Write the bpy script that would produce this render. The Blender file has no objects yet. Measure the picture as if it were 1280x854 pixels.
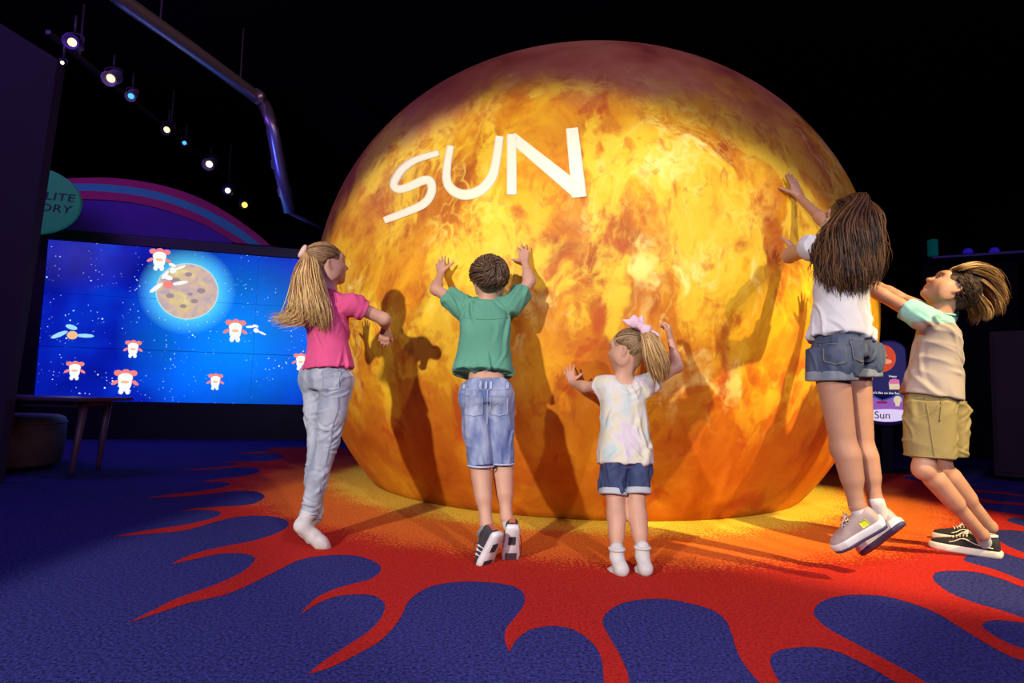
import bpy, bmesh, math, random
import numpy as np
from mathutils import Vector, Matrix
from mathutils.bvhtree import BVHTree
random.seed(4); np.random.seed(4)
C = bpy.context.scene.collection
V = lambda *a: np.array(a, dtype=float)
def nrm(v): v = np.asarray(v, float); return v/ (np.linalg.norm(v)+1e-12)

# ------------------------------------------------------------------ camera
HC, F, T, RO = 0.77, 750.0, 0.0822, 0.0254
fw = V(0, math.cos(T), math.sin(T)); r0 = V(1,0,0); u0 = np.cross(r0, fw)
r2 = math.cos(RO)*r0 + math.sin(RO)*u0; u2 = -math.sin(RO)*r0 + math.cos(RO)*u0
CAM = V(0,0,HC)
cd = bpy.data.cameras.new('camera'); cam = bpy.data.objects.new('camera', cd); C.objects.link(cam)
cd.sensor_width = 36; cd.lens = 36*F/1280; cd.clip_end = 100
cam.matrix_world = Matrix(((r2[0],u2[0],-fw[0],0),(r2[1],u2[1],-fw[1],0),(r2[2],u2[2],-fw[2],HC),(0,0,0,1)))
bpy.context.scene.camera = cam
def ray(x, y): return fw + r2*(x-640)/F - u2*(y-427)/F
def J(x, y, d): return CAM + ray(x, y)*d            # a measured point: photo position + distance in metres
def FL(x, y): d = ray(x, y); return CAM - d*HC/d[2]  # a measured point on the floor
def on_plane(x, y, p, n): d = ray(x, y); return CAM + d*(np.dot(np.asarray(p)-CAM, n)/np.dot(d, n))

# globe shape: a squashed ball, cut by the floor
GC = V(0.637, 5.532, 1.47); GR, GV, GN = 2.37, 2.21, 2.12
def gval(p):
    q = p-GC; return ((np.hypot(q[0], q[1])/GR)**GN + (abs(q[2])/GV)**GN) - 1
def GH(x, y, off=0.0):
    d = ray(x, y); t = 1.0
    prev = t
    while t < 9:
        if gval(CAM+d*t) < 0: break
        prev = t; t += .02
    for _ in range(30):
        m = (prev+t)/2
        if gval(CAM+d*m) < 0: t = m
        else: prev = m
    p = CAM+d*t
    return p + gnormal(p)*off
def gnormal(p):
    e = 1e-4
    return nrm(V(*[gval(p+V(*[e if i==j else 0 for j in range(3)]))-gval(p) for i in range(3)]))

# ------------------------------------------------------------------ materials
def mat(name, color=(.5,.5,.5), rough=.7, metal=0, emit=None, estr=1, bump=0, bscale=200, spec=.5, var=0, vscale=8, sss=0, color2=None, island=0, aniso=None):
    m = bpy.data.materials.new(name); m.use_nodes = True
    nt = m.node_tree; N = nt.nodes; L = nt.links; b = N['Principled BSDF']
    b.inputs['Base Color'].default_value = (*color, 1); b.inputs['Roughness'].default_value = rough
    b.inputs['Metallic'].default_value = metal; b.inputs['Specular IOR Level'].default_value = spec
    if sss:
        b.inputs['Subsurface Weight'].default_value = sss; b.inputs['Subsurface Radius'].default_value = (.012,.004,.002); b.inputs['Subsurface Scale'].default_value = 1
    if emit is not None:
        b.inputs['Emission Color'].default_value = (*emit, 1); b.inputs['Emission Strength'].default_value = estr
    tc = N.new('ShaderNodeTexCoord')
    vec = tc.outputs['Object']
    if aniso:
        mp = N.new('ShaderNodeMapping'); mp.inputs['Scale'].default_value = aniso; L.new(vec, mp.inputs['Vector']); vec = mp.outputs['Vector']
    if var or color2:
        n = N.new('ShaderNodeTexNoise'); n.inputs['Scale'].default_value = vscale; n.inputs['Detail'].default_value = 6
        L.new(vec, n.inputs['Vector'])
        rp = N.new('ShaderNodeValToRGB'); rp.color_ramp.elements[0].position = .32; rp.color_ramp.elements[1].position = .68
        c2 = color2 or tuple(min(1, c*(1+var)) for c in color)
        c1 = color if color2 else tuple(c*(1-var) for c in color)
        rp.color_ramp.elements[0].color = (*c1,1); rp.color_ramp.elements[1].color = (*c2,1)
        fac = n.outputs['Fac']
        if island:
            g = N.new('ShaderNodeNewGeometry'); mx = N.new('ShaderNodeMath'); mx.operation = 'MULTIPLY_ADD'
            L.new(g.outputs['Random Per Island'], mx.inputs[0]); mx.inputs[1].default_value = island; L.new(n.outputs['Fac'], mx.inputs[2])
            sb = N.new('ShaderNodeMath'); sb.operation = 'SUBTRACT'; L.new(mx.outputs[0], sb.inputs[0]); sb.inputs[1].default_value = island/2; fac = sb.outputs[0]
        L.new(fac, rp.inputs['Fac']); L.new(rp.outputs['Color'], b.inputs['Base Color'])
    if bump:
        n2 = N.new('ShaderNodeTexNoise'); n2.inputs['Scale'].default_value = bscale; n2.inputs['Detail'].default_value = 3
        L.new(vec, n2.inputs['Vector'])
        bp = N.new('ShaderNodeBump'); bp.inputs['Strength'].default_value = bump; bp.inputs['Distance'].default_value = .01
        L.new(n2.outputs['Fac'], bp.inputs['Height']); L.new(bp.outputs['Normal'], b.inputs['Normal'])
    return m

# ------------------------------------------------------------------ mesh helpers
def new_mesh(name, verts, faces, smooth=True):
    me = bpy.data.meshes.new(name)
    if isinstance(faces, np.ndarray):
        nf, k = faces.shape
        me.vertices.add(len(verts)); me.vertices.foreach_set('co', np.asarray(verts, np.float32).ravel())
        me.loops.add(nf*k); me.loops.foreach_set('vertex_index', faces.astype(np.int32).ravel())
        me.polygons.add(nf); me.polygons.foreach_set('loop_start', np.arange(0, nf*k, k, dtype=np.int32))
        me.update(calc_edges=True); me.validate()
    else:
        me.from_pydata([tuple(map(float, v)) for v in verts], [], faces); me.update()
    if smooth: me.polygons.foreach_set('use_smooth', np.ones(len(me.polygons), bool))
    return me
def obj(name, verts, faces, m, parent=None, smooth=True, loc=None):
    org = V(0,0,0)
    if parent is not None: org = V(*parent.get('_o', (0,0,0)))
    elif loc is not None: org = np.asarray(loc, float)
    verts = np.asarray(verts, float) - org
    me = new_mesh(name, verts, faces, smooth)
    for mm in (m if isinstance(m, (list, tuple)) else [m]): me.materials.append(mm)
    o = bpy.data.objects.new(name, me); C.objects.link(o)
    if parent is not None: o.parent = parent
    else: o.location = org
    o['_o'] = tuple(org)
    return o
def empty(name, loc, label, cat, group=None):
    o = bpy.data.objects.new(name, None); C.objects.link(o); o.location = loc; o['_o'] = tuple(loc); o.empty_display_size = .1
    return tag(o, label, cat, group)
def tag(o, label, cat, group=None):
    o['label'] = label; o['category'] = cat
    if group: o['group'] = group
    return o
def struct(o): o['kind'] = 'structure'; return o
class MB:
    def __init__(s): s.v = []; s.f = []
    def add(s, v, f):
        k = len(s.v); s.v += [tuple(map(float,p)) for p in v]; s.f += [tuple(int(i)+k for i in q) for q in f]; return s
    def box(s, c, sx, sy, sz, X=V(1,0,0), Y=V(0,1,0), Z=V(0,0,1), bev=0):
        bm = bmesh.new(); bmesh.ops.create_cube(bm, size=1)
        for v in bm.verts: v.co = Vector((v.co.x*sx, v.co.y*sy, v.co.z*sz))
        if bev: bmesh.ops.bevel(bm, geom=bm.edges[:]+bm.verts[:], offset=bev, segments=2, affect='EDGES')
        bm.verts.index_update()
        vs = [np.asarray(c)+np.asarray(X)*v.co.x+np.asarray(Y)*v.co.y+np.asarray(Z)*v.co.z for v in bm.verts]
        fs = [[v.index for v in f.verts] for f in bm.faces]; bm.free(); return s.add(vs, fs)
    def prism(s, poly, off):     # polygon (3D points), extruded by vector off
        n = len(poly); vs = [np.asarray(p) for p in poly] + [np.asarray(p)+off for p in poly]
        fs = [list(range(n))[::-1], list(range(n, 2*n))] + [[i, (i+1)%n, n+(i+1)%n, n+i] for i in range(n)]
        return s.add(vs, fs)
    def tube(s, pts, r, n=8, flat=1.0, cap=True, ref=None):
        v, f = tube(pts, r, n, flat, cap, ref); return s.add(v, f)
    def lathe(s, base, axis, prof, n=32):
        ax = nrm(axis); x = nrm(np.cross(ax, V(.3,.8,.1) if abs(ax[2])>.9 else V(0,0,1))); y = np.cross(ax, x)
        vs = []; fs = []
        for (r, h) in prof:
            for i in range(n):
                a = 2*math.pi*i/n; vs.append(np.asarray(base)+ax*h+x*r*math.cos(a)+y*r*math.sin(a))
        for k in range(len(prof)-1):
            for i in range(n): fs.append([k*n+i, k*n+(i+1)%n, (k+1)*n+(i+1)%n, (k+1)*n+i])
        fs.append(list(range(n))[::-1]); fs.append([(len(prof)-1)*n+i for i in range(n)])
        return s.add(vs, fs)
    def build(s, name, m, parent=None, smooth=False, loc=None): return obj(name, s.v, s.f, m, parent, smooth, loc)
def tube(pts, r, n=8, flat=1.0, cap=True, ref=None):
    pts = np.asarray(pts, float); k = len(pts)
    r = np.full(k, r) if np.isscalar(r) else np.asarray(r, float)
    tg = np.gradient(pts, axis=0); tg /= (np.linalg.norm(tg, axis=1)[:,None]+1e-9)
    a = np.asarray(ref, float) if ref is not None else (V(0,0,1) if abs(tg[0][2]) < .9 else V(1,0,0))
    vs = []
    for i in range(k):
        x = np.cross(tg[i], a); x = nrm(x) if np.linalg.norm(x) > 1e-6 else nrm(np.cross(tg[i], V(.3,.5,.8)))
        y = np.cross(x, tg[i])
        for j in range(n):
            t = 2*math.pi*j/n; vs.append(pts[i] + r[i]*(math.cos(t)*x + flat*math.sin(t)*y))
        if ref is None: a = y
    fs = [[i*n+j, i*n+(j+1)%n, (i+1)*n+(j+1)%n, (i+1)*n+j] for i in range(k-1) for j in range(n)]
    if cap: fs += [list(range(n))[::-1], [(k-1)*n+j for j in range(n)]]
    return vs, fs
def crom(P, m=6, closed=False):
    P = np.asarray(P, float); n = len(P); out = []
    for i in range(n if closed else n-1):
        if closed: p0,p1,p2,p3 = P[(i-1)%n],P[i],P[(i+1)%n],P[(i+2)%n]
        else: p0,p1,p2,p3 = P[max(i-1,0)],P[i],P[i+1],P[min(i+2,n-1)]
        for t in np.arange(m)/m:
            out.append(.5*((2*p1)+(-p0+p2)*t+(2*p0-5*p1+4*p2-p3)*t*t+(-p0+3*p1-3*p2+p3)*t**3))
    if not closed: out.append(P[-1])
    return np.array(out)

# ------------------------------------------------------------------ sculpting field: smooth unions of tapered shapes, meshed as one surface
class Field:
    def __init__(s, res=.004): s.ops = []; s.res = res; s.post = None; s.carves = []
    def cone(s, a, b, ra, rb, k=.02, sub=False): s.ops.append(('c', np.asarray(a,float), np.asarray(b,float), ra, rb, k, sub)); return s
    def path(s, pts, rs, k=.02):
        for i in range(len(pts)-1): s.cone(pts[i], pts[i+1], rs[i], rs[i+1], k)
        return s
    def ell(s, c, R, axes=None, k=.02, sub=False): s.ops.append(('e', np.asarray(c,float), np.asarray(R,float), np.eye(3) if axes is None else np.asarray(axes,float), k, sub)); return s
    def loft(s, p0, p1, X, sec, k=.02, n=2.0, cap=.008, sub=False):
        p0 = np.asarray(p0,float); p1 = np.asarray(p1,float); sec = np.array([tuple(q)+(0,)*(5-len(q)) for q in sec], float)
        s.ops.append(('l', p0, p1, np.asarray(X,float), sec, k, n, cap, sub)); return s
    def carve(s, pt, nr, th, depth, R): s.carves.append((np.asarray(pt,float), nrm(nr), th, depth, R)); return s
    def bbox(s):
        lo = np.full(3, 1e9); hi = -lo
        for o in s.ops:
            a, b = s.obb(o); lo = np.minimum(lo, a); hi = np.maximum(hi, b)
        return lo, hi
    def obb(s, o):
        if o[0]=='c': m = max(o[3],o[4]); return np.minimum(o[1],o[2])-m, np.maximum(o[1],o[2])+m
        if o[0]=='e':
            e = np.sqrt(((o[3].T*o[2])**2).sum(1)); return o[1]-e, o[1]+e
        m = max(np.abs(o[4][:,1]).max()+np.abs(o[4][:,3]).max(), np.abs(o[4][:,2]).max()+np.abs(o[4][:,4]).max())
        return np.minimum(o[1],o[2])-m, np.maximum(o[1],o[2])+m
    def dist(s, o, P):
        if o[0]=='c':
            ba = o[2]-o[1]; pa = P-o[1]; t = np.clip(pa@ba/(ba@ba+1e-12), 0, 1)
            return np.linalg.norm(pa-t[...,None]*ba, axis=-1)-(o[3]+(o[4]-o[3])*t)
        if o[0]=='e':
            q = (P-o[1])@o[3].T; k0 = np.linalg.norm(q/o[2],axis=-1); k1 = np.linalg.norm(q/o[2]**2,axis=-1)
            return k0*(k0-1)/(k1+1e-9)
        _,p0,p1,X,sec,k,n,cap,sub = o
        ax = p1-p0; Ln = np.linalg.norm(ax); ax = ax/Ln
        X = nrm(X-ax*np.dot(X,ax)); Y = np.cross(ax, X)
        q = P-p0; t = q@ax/Ln
        tt = np.linspace(-.1,1.1,97); tab = []
        for c in range(1,5):
            y = np.interp(tt, sec[:,0], sec[:,c]); kr = np.hanning(11); kr /= kr.sum()
            tab.append(np.convolve(np.pad(y,5,'edge'), kr, 'valid'))
        tc = np.clip(t,-.1,1.1)
        rx,ry,ox,oy = [np.interp(tc, tt, y) for y in tab]
        x = np.abs(q@X-ox); y = np.abs(q@Y-oy)
        g = (((x/rx)**n+(y/ry)**n)**(1/n)-1)*np.minimum(rx,ry)
        e = np.maximum(-t*Ln, (t-1)*Ln)
        h = np.maximum(cap-np.abs(g-e),0)/cap
        return np.maximum(g,e)+h*h*cap*.25
    def mesh(s, smooth=2):
        r = s.res; lo, hi = s.bbox(); lo = lo-6*r; hi = hi+6*r
        n = np.ceil((hi-lo)/r).astype(int)+1
        A = np.full(n, 1.0, np.float32)
        axs = [lo[i]+r*np.arange(n[i]) for i in range(3)]
        for o in s.ops:
            sub = o[-1]; k = o[5] if o[0]=='c' else (o[4] if o[0]=='e' else o[5])
            a,b = s.obb(o); m = k+5*r
            i0 = np.maximum(((a-m-lo)/r).astype(int),0); i1 = np.minimum(((b+m-lo)/r).astype(int)+2, n)
            if (i1<=i0).any(): continue
            sl = tuple(slice(i0[j],i1[j]) for j in range(3))
            P = np.stack(np.meshgrid(*[axs[j][sl[j]] for j in range(3)], indexing='ij'),-1)
            d = s.dist(o,P); cur = A[sl]
            if sub:
                h = np.maximum(k-np.abs(-d-cur),0)/k; A[sl] = np.maximum(cur,-d)+h*h*k*.25
            else:
                h = np.maximum(k-np.abs(d-cur),0)/k; A[sl] = np.minimum(cur,d)-h*h*k*.25
        if s.post is not None:
            msk = np.abs(A)<.06
            idx = np.nonzero(msk); P = np.stack([axs[j][idx[j]] for j in range(3)],-1)
            A[msk] += s.post(P).astype(np.float32)
        if s.carves:
            raw = A.copy()
            msk = raw<.03; idx = np.nonzero(msk); P = np.stack([axs[j][idx[j]] for j in range(3)],-1); g = raw[msk]; out = A[msk]
            for pt,nr,th,dep,R in s.carves:
                sd = (P-pt)@nr
                c = np.maximum(np.maximum(g+th, -(sd+dep)), np.linalg.norm(P-pt,axis=-1)-R)
                out = np.maximum(out,-c)
            A[msk] = out
        A[0]=A[-1]=1; A[:,0]=A[:,-1]=1; A[:,:,0]=A[:,:,-1]=1
        return nets(A, lo, r, smooth)
def nets(A, lo, r, smooth):
    S = A<0; n = A.shape
    corners = [(i,j,k) for i in (0,1) for j in (0,1) for k in (0,1)]
    cnt = sum(S[i:n[0]-1+i, j:n[1]-1+j, k:n[2]-1+k].astype(np.int8) for i,j,k in corners)
    act = (cnt>0)&(cnt<8); ci = np.nonzero(act); m = len(ci[0])
    vid = np.full(act.shape, -1, np.int32); vid[ci] = np.arange(m)
    acc = np.zeros((m,3)); w = np.zeros(m); base = np.stack(ci,-1)
    vals = {c: A[ci[0]+c[0], ci[1]+c[1], ci[2]+c[2]] for c in corners}
    for c in corners:
        for ax in range(3):
            if c[ax]==0:
                d = list(c); d[ax] = 1; d = tuple(d); va, vb = vals[c], vals[d]; x = (va<0)!=(vb<0)
                t = np.where(x, va/(va-vb+1e-20), 0); p = np.tile(np.array(c,float),(m,1)); p[:,ax] = t
                acc[x] += p[x]; w[x] += 1
    Vt = lo + r*(base+acc/w[:,None])
    Fs = []
    for ax in range(3):
        b,c = (ax+1)%3,(ax+2)%3
        sl0 = [slice(1,-1)]*3; sl1 = [slice(1,-1)]*3; sl0[ax] = slice(0,-1); sl1[ax] = slice(1,None)
        s0 = S[tuple(sl0)]; s1 = S[tuple(sl1)]
        e = np.nonzero(s0!=s1); o = np.stack(e,-1)
        off = np.array([1,1,1]); off[ax] = 0; o = o+off
        def g(db,dc):
            q = o.copy(); q[:,b] += db; q[:,c] += dc; return vid[q[:,0],q[:,1],q[:,2]]
        qd = np.stack([g(-1,-1),g(0,-1),g(0,0),g(-1,0)],-1)
        fl = s0[e]; qd[~fl] = qd[~fl][:,::-1]; Fs.append(qd)
    Fa = np.concatenate(Fs); Fa = Fa[(Fa>=0).all(1)]
    ed = np.concatenate([Fa[:,[0,1]],Fa[:,[1,2]],Fa[:,[2,3]],Fa[:,[3,0]]])
    for _ in range(smooth):
        sm = np.zeros_like(Vt); ct = np.zeros(m)
        for j in range(3):
            sm[:,j] = np.bincount(ed[:,0], Vt[ed[:,1],j], m)+np.bincount(ed[:,1], Vt[ed[:,0],j], m)
        ct = np.bincount(ed[:,0],minlength=m)+np.bincount(ed[:,1],minlength=m)
        Vt = .5*Vt+.5*sm/ct[:,None]
    return Vt, Fa
def folds(seed, dirs, amp=.004, freq=40, warp=1.2):
    rg = np.random.RandomState(seed); W = []
    for d,a,f in dirs:
        d = nrm(d); W.append((d*freq*f, amp*a*.30, rg.rand()*6.28, rg.randn(3)*freq*.35, rg.rand()*6.28, rg.randn(3)*freq*.2, rg.rand()*6.28))
    def fn(P):
        o = np.zeros(len(P))
        for w,a,ph,w2,p2,w3,p3 in W:
            s = np.sin(P@w+ph+warp*np.sin(P@w2+p2)*1.6)
            o -= a*(1-np.abs(s))**1.5*(0.5+0.5*np.sin(P@w3+p3))*2 - a*.5
        return o
    return fn
# ------------------------------------------------------------------ floor: blue carpet with a sun-flame inlay round the globe
def nodes(m): return m.node_tree.nodes, m.node_tree.links
def ramp(N, stops, interp='LINEAR'):
    r = N.new('ShaderNodeValToRGB'); cr = r.color_ramp; cr.interpolation = interp
    while len(cr.elements) < len(stops): cr.elements.new(.5)
    for e,(p,c) in zip(cr.elements, stops): e.position = p; e.color = (*c,1)
    return r
m_blue = mat('carpet_blue', (.026,.030,.165), .95, bump=.5, bscale=260, spec=.1, var=.75, vscale=95)
m_red = mat('carpet_flame', (.60,.03,.02), .95, bump=.5, bscale=260, spec=.1)
def flame_nodes(m):
    N,L = nodes(m); b = N['Principled BSDF']
    tc = N.new('ShaderNodeTexCoord'); sub = N.new('ShaderNodeVectorMath'); sub.operation='SUBTRACT'; sub.inputs[1].default_value=(GC[0],GC[1],0)
    L.new(tc.outputs['Object'], sub.inputs[0]); ln = N.new('ShaderNodeVectorMath'); ln.operation='LENGTH'; L.new(sub.outputs[0], ln.inputs[0])
    n1 = N.new('ShaderNodeTexNoise'); n1.inputs['Scale'].default_value=70; n1.inputs['Detail'].default_value=4; L.new(tc.outputs['Object'], n1.inputs['Vector'])
    n2 = N.new('ShaderNodeTexNoise'); n2.inputs['Scale'].default_value=3.5; n2.inputs['Detail'].default_value=3; L.new(tc.outputs['Object'], n2.inputs['Vector'])
    a = N.new('ShaderNodeMath'); a.operation='MULTIPLY_ADD'; L.new(n1.outputs['Fac'], a.inputs[0]); a.inputs[1].default_value=.85; L.new(ln.outputs['Value'], a.inputs[2])
    a2 = N.new('ShaderNodeMath'); a2.operation='MULTIPLY_ADD'; L.new(n2.outputs['Fac'], a2.inputs[0]); a2.inputs[1].default_value=.30; L.new(a.outputs[0], a2.inputs[2])
    mr = N.new('ShaderNodeMapRange'); mr.inputs[1].default_value=1.95; mr.inputs[2].default_value=3.95; L.new(a2.outputs[0], mr.inputs[0])
    rp = ramp(N, [(0,(.84,.64,.05)),(.365,(.84,.60,.05)),(.40,(.74,.20,.02)),(.655,(.68,.13,.02)),(.70,(.45,.022,.013)),(1,(.41,.016,.013))]); L.new(mr.outputs[0], rp.inputs['Fac'])
    n3 = N.new('ShaderNodeTexNoise'); n3.inputs['Scale'].default_value=95; n3.inputs['Detail'].default_value=6; L.new(tc.outputs['Object'], n3.inputs['Vector'])
    mr2 = N.new('ShaderNodeMapRange'); mr2.inputs[1].default_value=.3; mr2.inputs[2].default_value=.7; mr2.inputs[3].default_value=.62; mr2.inputs[4].default_value=1.3; L.new(n3.outputs['Fac'], mr2.inputs[0])
    mx = N.new('ShaderNodeVectorMath'); mx.operation='SCALE'; L.new(rp.outputs['Color'], mx.inputs[0]); L.new(mr2.outputs[0], mx.inputs['Scale'])
    L.new(mx.outputs[0], b.inputs['Base Color'])
flame_nodes(m_red)
out = """390,559.5 345,559.8 330,561.5* 342,563.5 318,565 290,566.5* 312,567.3 335,567 350,568 354,571 347.5,574.5 332.5,576.5 305,577.3 272,577* 290,578.5 295,580.5 287.5,582.5 260,585.3 225,587.5* 255,587.8 295,584.7 317.5,585 325,588 317.5,592.5 295,596.5 270,599.5 247.5,603* 275,602.5 287.5,605 280,609 250,614 215,618 181,622.5* 220,621.5 260,618 295,614 320,615 331,621 320,629 300,632.5 270,634 245,636 225,639.5* 250,638 270,639 276,642 267.5,647.5 232.5,656 195,661.5 165,666.5 142.5,671* 182.5,668 232.5,663 270,652.5 300,646 332.5,645.3 355,649.5 361,656 350,665 320,675.5 282,683 252.5,689.5 230,697.5 213.7,706* 247,698.5 275,693 303,692.5 318.6,697.5 311.6,708.7 292,721.4 258,735.5 218.7,749.5 188,765 160,779* 196,767.5 235.6,754.5 280.6,744 314.4,730 348,713 376,700 410,694.7 443.7,695 469,703 476,713 463.4,724 438,731 415.6,738 393,749.5 375,769* 398.7,754 421,746 443.7,743.6 466,745 480,753.7 479,768 463.4,787.5 432.5,808.6 404.4,827 384,843.7* 415,834 450,816.5 474,802.5 492.5,784 502,770 510,753 523,741.5 544,732 579,727.5 614,728.7 640,733 654,741.6 655,755.6 642.5,774 633,786 631,800 637,816.5* 643.7,802.5 659,789.6 670.6,785.6 693,783 718.4,788.4 741,805 752,825 755,854 762,900 778,960* 786,900 787,854 777.5,825 763.4,799.7 753.6,780 757.8,767 777.5,754.7 805.6,749.6 833.7,749.6 862,754.7 890,763 907,775.8 915,794 921,813.7 932,833.4 950,855 980,890 1030,930* 1000,890 976,855 969,844 962.6,828 969,816 988,811 1017,809.5 1046,815 1073,827 1099,841 1121,854 1180,880 1260,910* 1200,876 1158,854 1142,844 1104.7,824 1073,807 1038,788 1022,775 1017,765.7 1025,753.7 1046,746.3 1073,744 1104.7,745.8 1136.5,753.7 1168,765.7 1195,781.6 1227,801.5 1253,816 1277,825.5 1340,838* 1310,822 1278.6,811 1259,804 1237.5,792 1228,783 1235,777 1253,776 1278.6,779 1335,785* 1305,778 1280,773 1253,764 1221.5,755 1190,743 1171,730 1166,722 1171,715.8 1192,714 1221.5,715.8 1253,724.5 1278.6,733.8 1330,744* 1300,733 1278,726 1245,713 1220,706 1205,701 1210,695 1230,690 1255,692 1280,699 1340,706* 1310,698 1280,691 1264,685 1253,679 1243,672 1239,667 1246,663.5 1262,663 1280,664.5 1320,667* 1300,662 1280,658 1265.6,654 1258.5,651 1264,648 1280,648 1330,650* 1305,647.5 1280,644.6 1248,640 1223.5,635 1213,630.5 1218,628 1239,629.3 1265.6,631 1305,635* 1280,629.5 1248,627 1223.5,622.7 1209,618 1213,616 1239,616.5 1285,621.5* 1262,616.5 1230,613.5 1209,611 1196,607.5 1203,606 1228,606* 1200,604.5 1172,604 1150,602 1138,600 1128.6,597.7 1135.6,595.6 1151.5,596.5 1180,596* 1150,593.5 1128,590 1110,586"""
pts = []; cor = []
for tk in out.split():
    c = tk.endswith('*'); x,y = tk.rstrip('*').split(','); p = FL(float(x), float(y)); pts.append(p[:2]); cor.append(c)
g2 = GC[:2]
a0 = math.atan2(*(pts[-1]-g2)[::-1]); a1 = math.atan2(*(pts[0]-g2)[::-1])
if a1 < a0: a1 += 2*math.pi
nt_ = 16
for i in range(1, nt_):      # the flames behind the globe
    a = a0+(a1-a0)*i/nt_; w = (a1-a0)/nt_
    for (da,r,c) in ((-.45,2.95,0),(-.3,2.72,0),(-.05,2.8,0),(.12,3.2,0),(.42,3.9+.5*(i%2),1),(.3,3.2,0)):
        pts.append(g2+V(math.cos(a+da*w), math.sin(a+da*w))*r); cor.append(bool(c))
def smooth_closed(P, cor, m=5):
    n = len(P); i0 = cor.index(True); P = P[i0:]+P[:i0]+[P[i0]]; cor = cor[i0:]+cor[:i0]+[True]
    o = []; s = 0
    for e in range(1, n+1):
        if cor[e]:
            o += list(crom(P[s:e+1], m)[:-1]); s = e
    return o
fl = smooth_closed(pts, cor)
bm = bmesh.new()
vs = [bm.verts.new((p[0],p[1],.0012)) for p in fl]
bmesh.ops.triangle_fill(bm, edges=[bm.edges.new((vs[i],vs[(i+1)%len(vs)])) for i in range(len(vs))], use_beauty=True, use_dissolve=False)
for f in bm.faces:
    if f.normal.z < 0: f.normal_flip()
    f.material_index = 1
c4 = [bm.verts.new(p) for p in ((-10,-5,0),(10,-5,0),(10,16,0),(-10,16,0))]; bm.faces.new(c4)
me = bpy.data.meshes.new('floor'); bm.to_mesh(me); bm.free()
me.materials.append(m_blue); me.materials.append(m_red)
floor = bpy.data.objects.new('floor', me); C.objects.link(floor); struct(floor)

m_black = mat('black_paint', (.006,.005,.008), .9, spec=.1)
def slab(name, c, sx, sy, sz, m=m_black): return struct(MB().box(c, sx, sy, sz).build(name, m))
slab('wall_back', (0,16.1,2.4), 20.4, .2, 5.2); slab('wall_left', (-10.1,5.5,2.4), .2, 21, 5.2); slab('wall_right', (10.1,5.5,2.4), .2, 21, 5.2)
slab('wall_front', (0,-5.1,2.4), 20.4, .2, 5.2); slab('ceiling', (0,5.5,5.1), 20.4, 21.4, .2)

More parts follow.
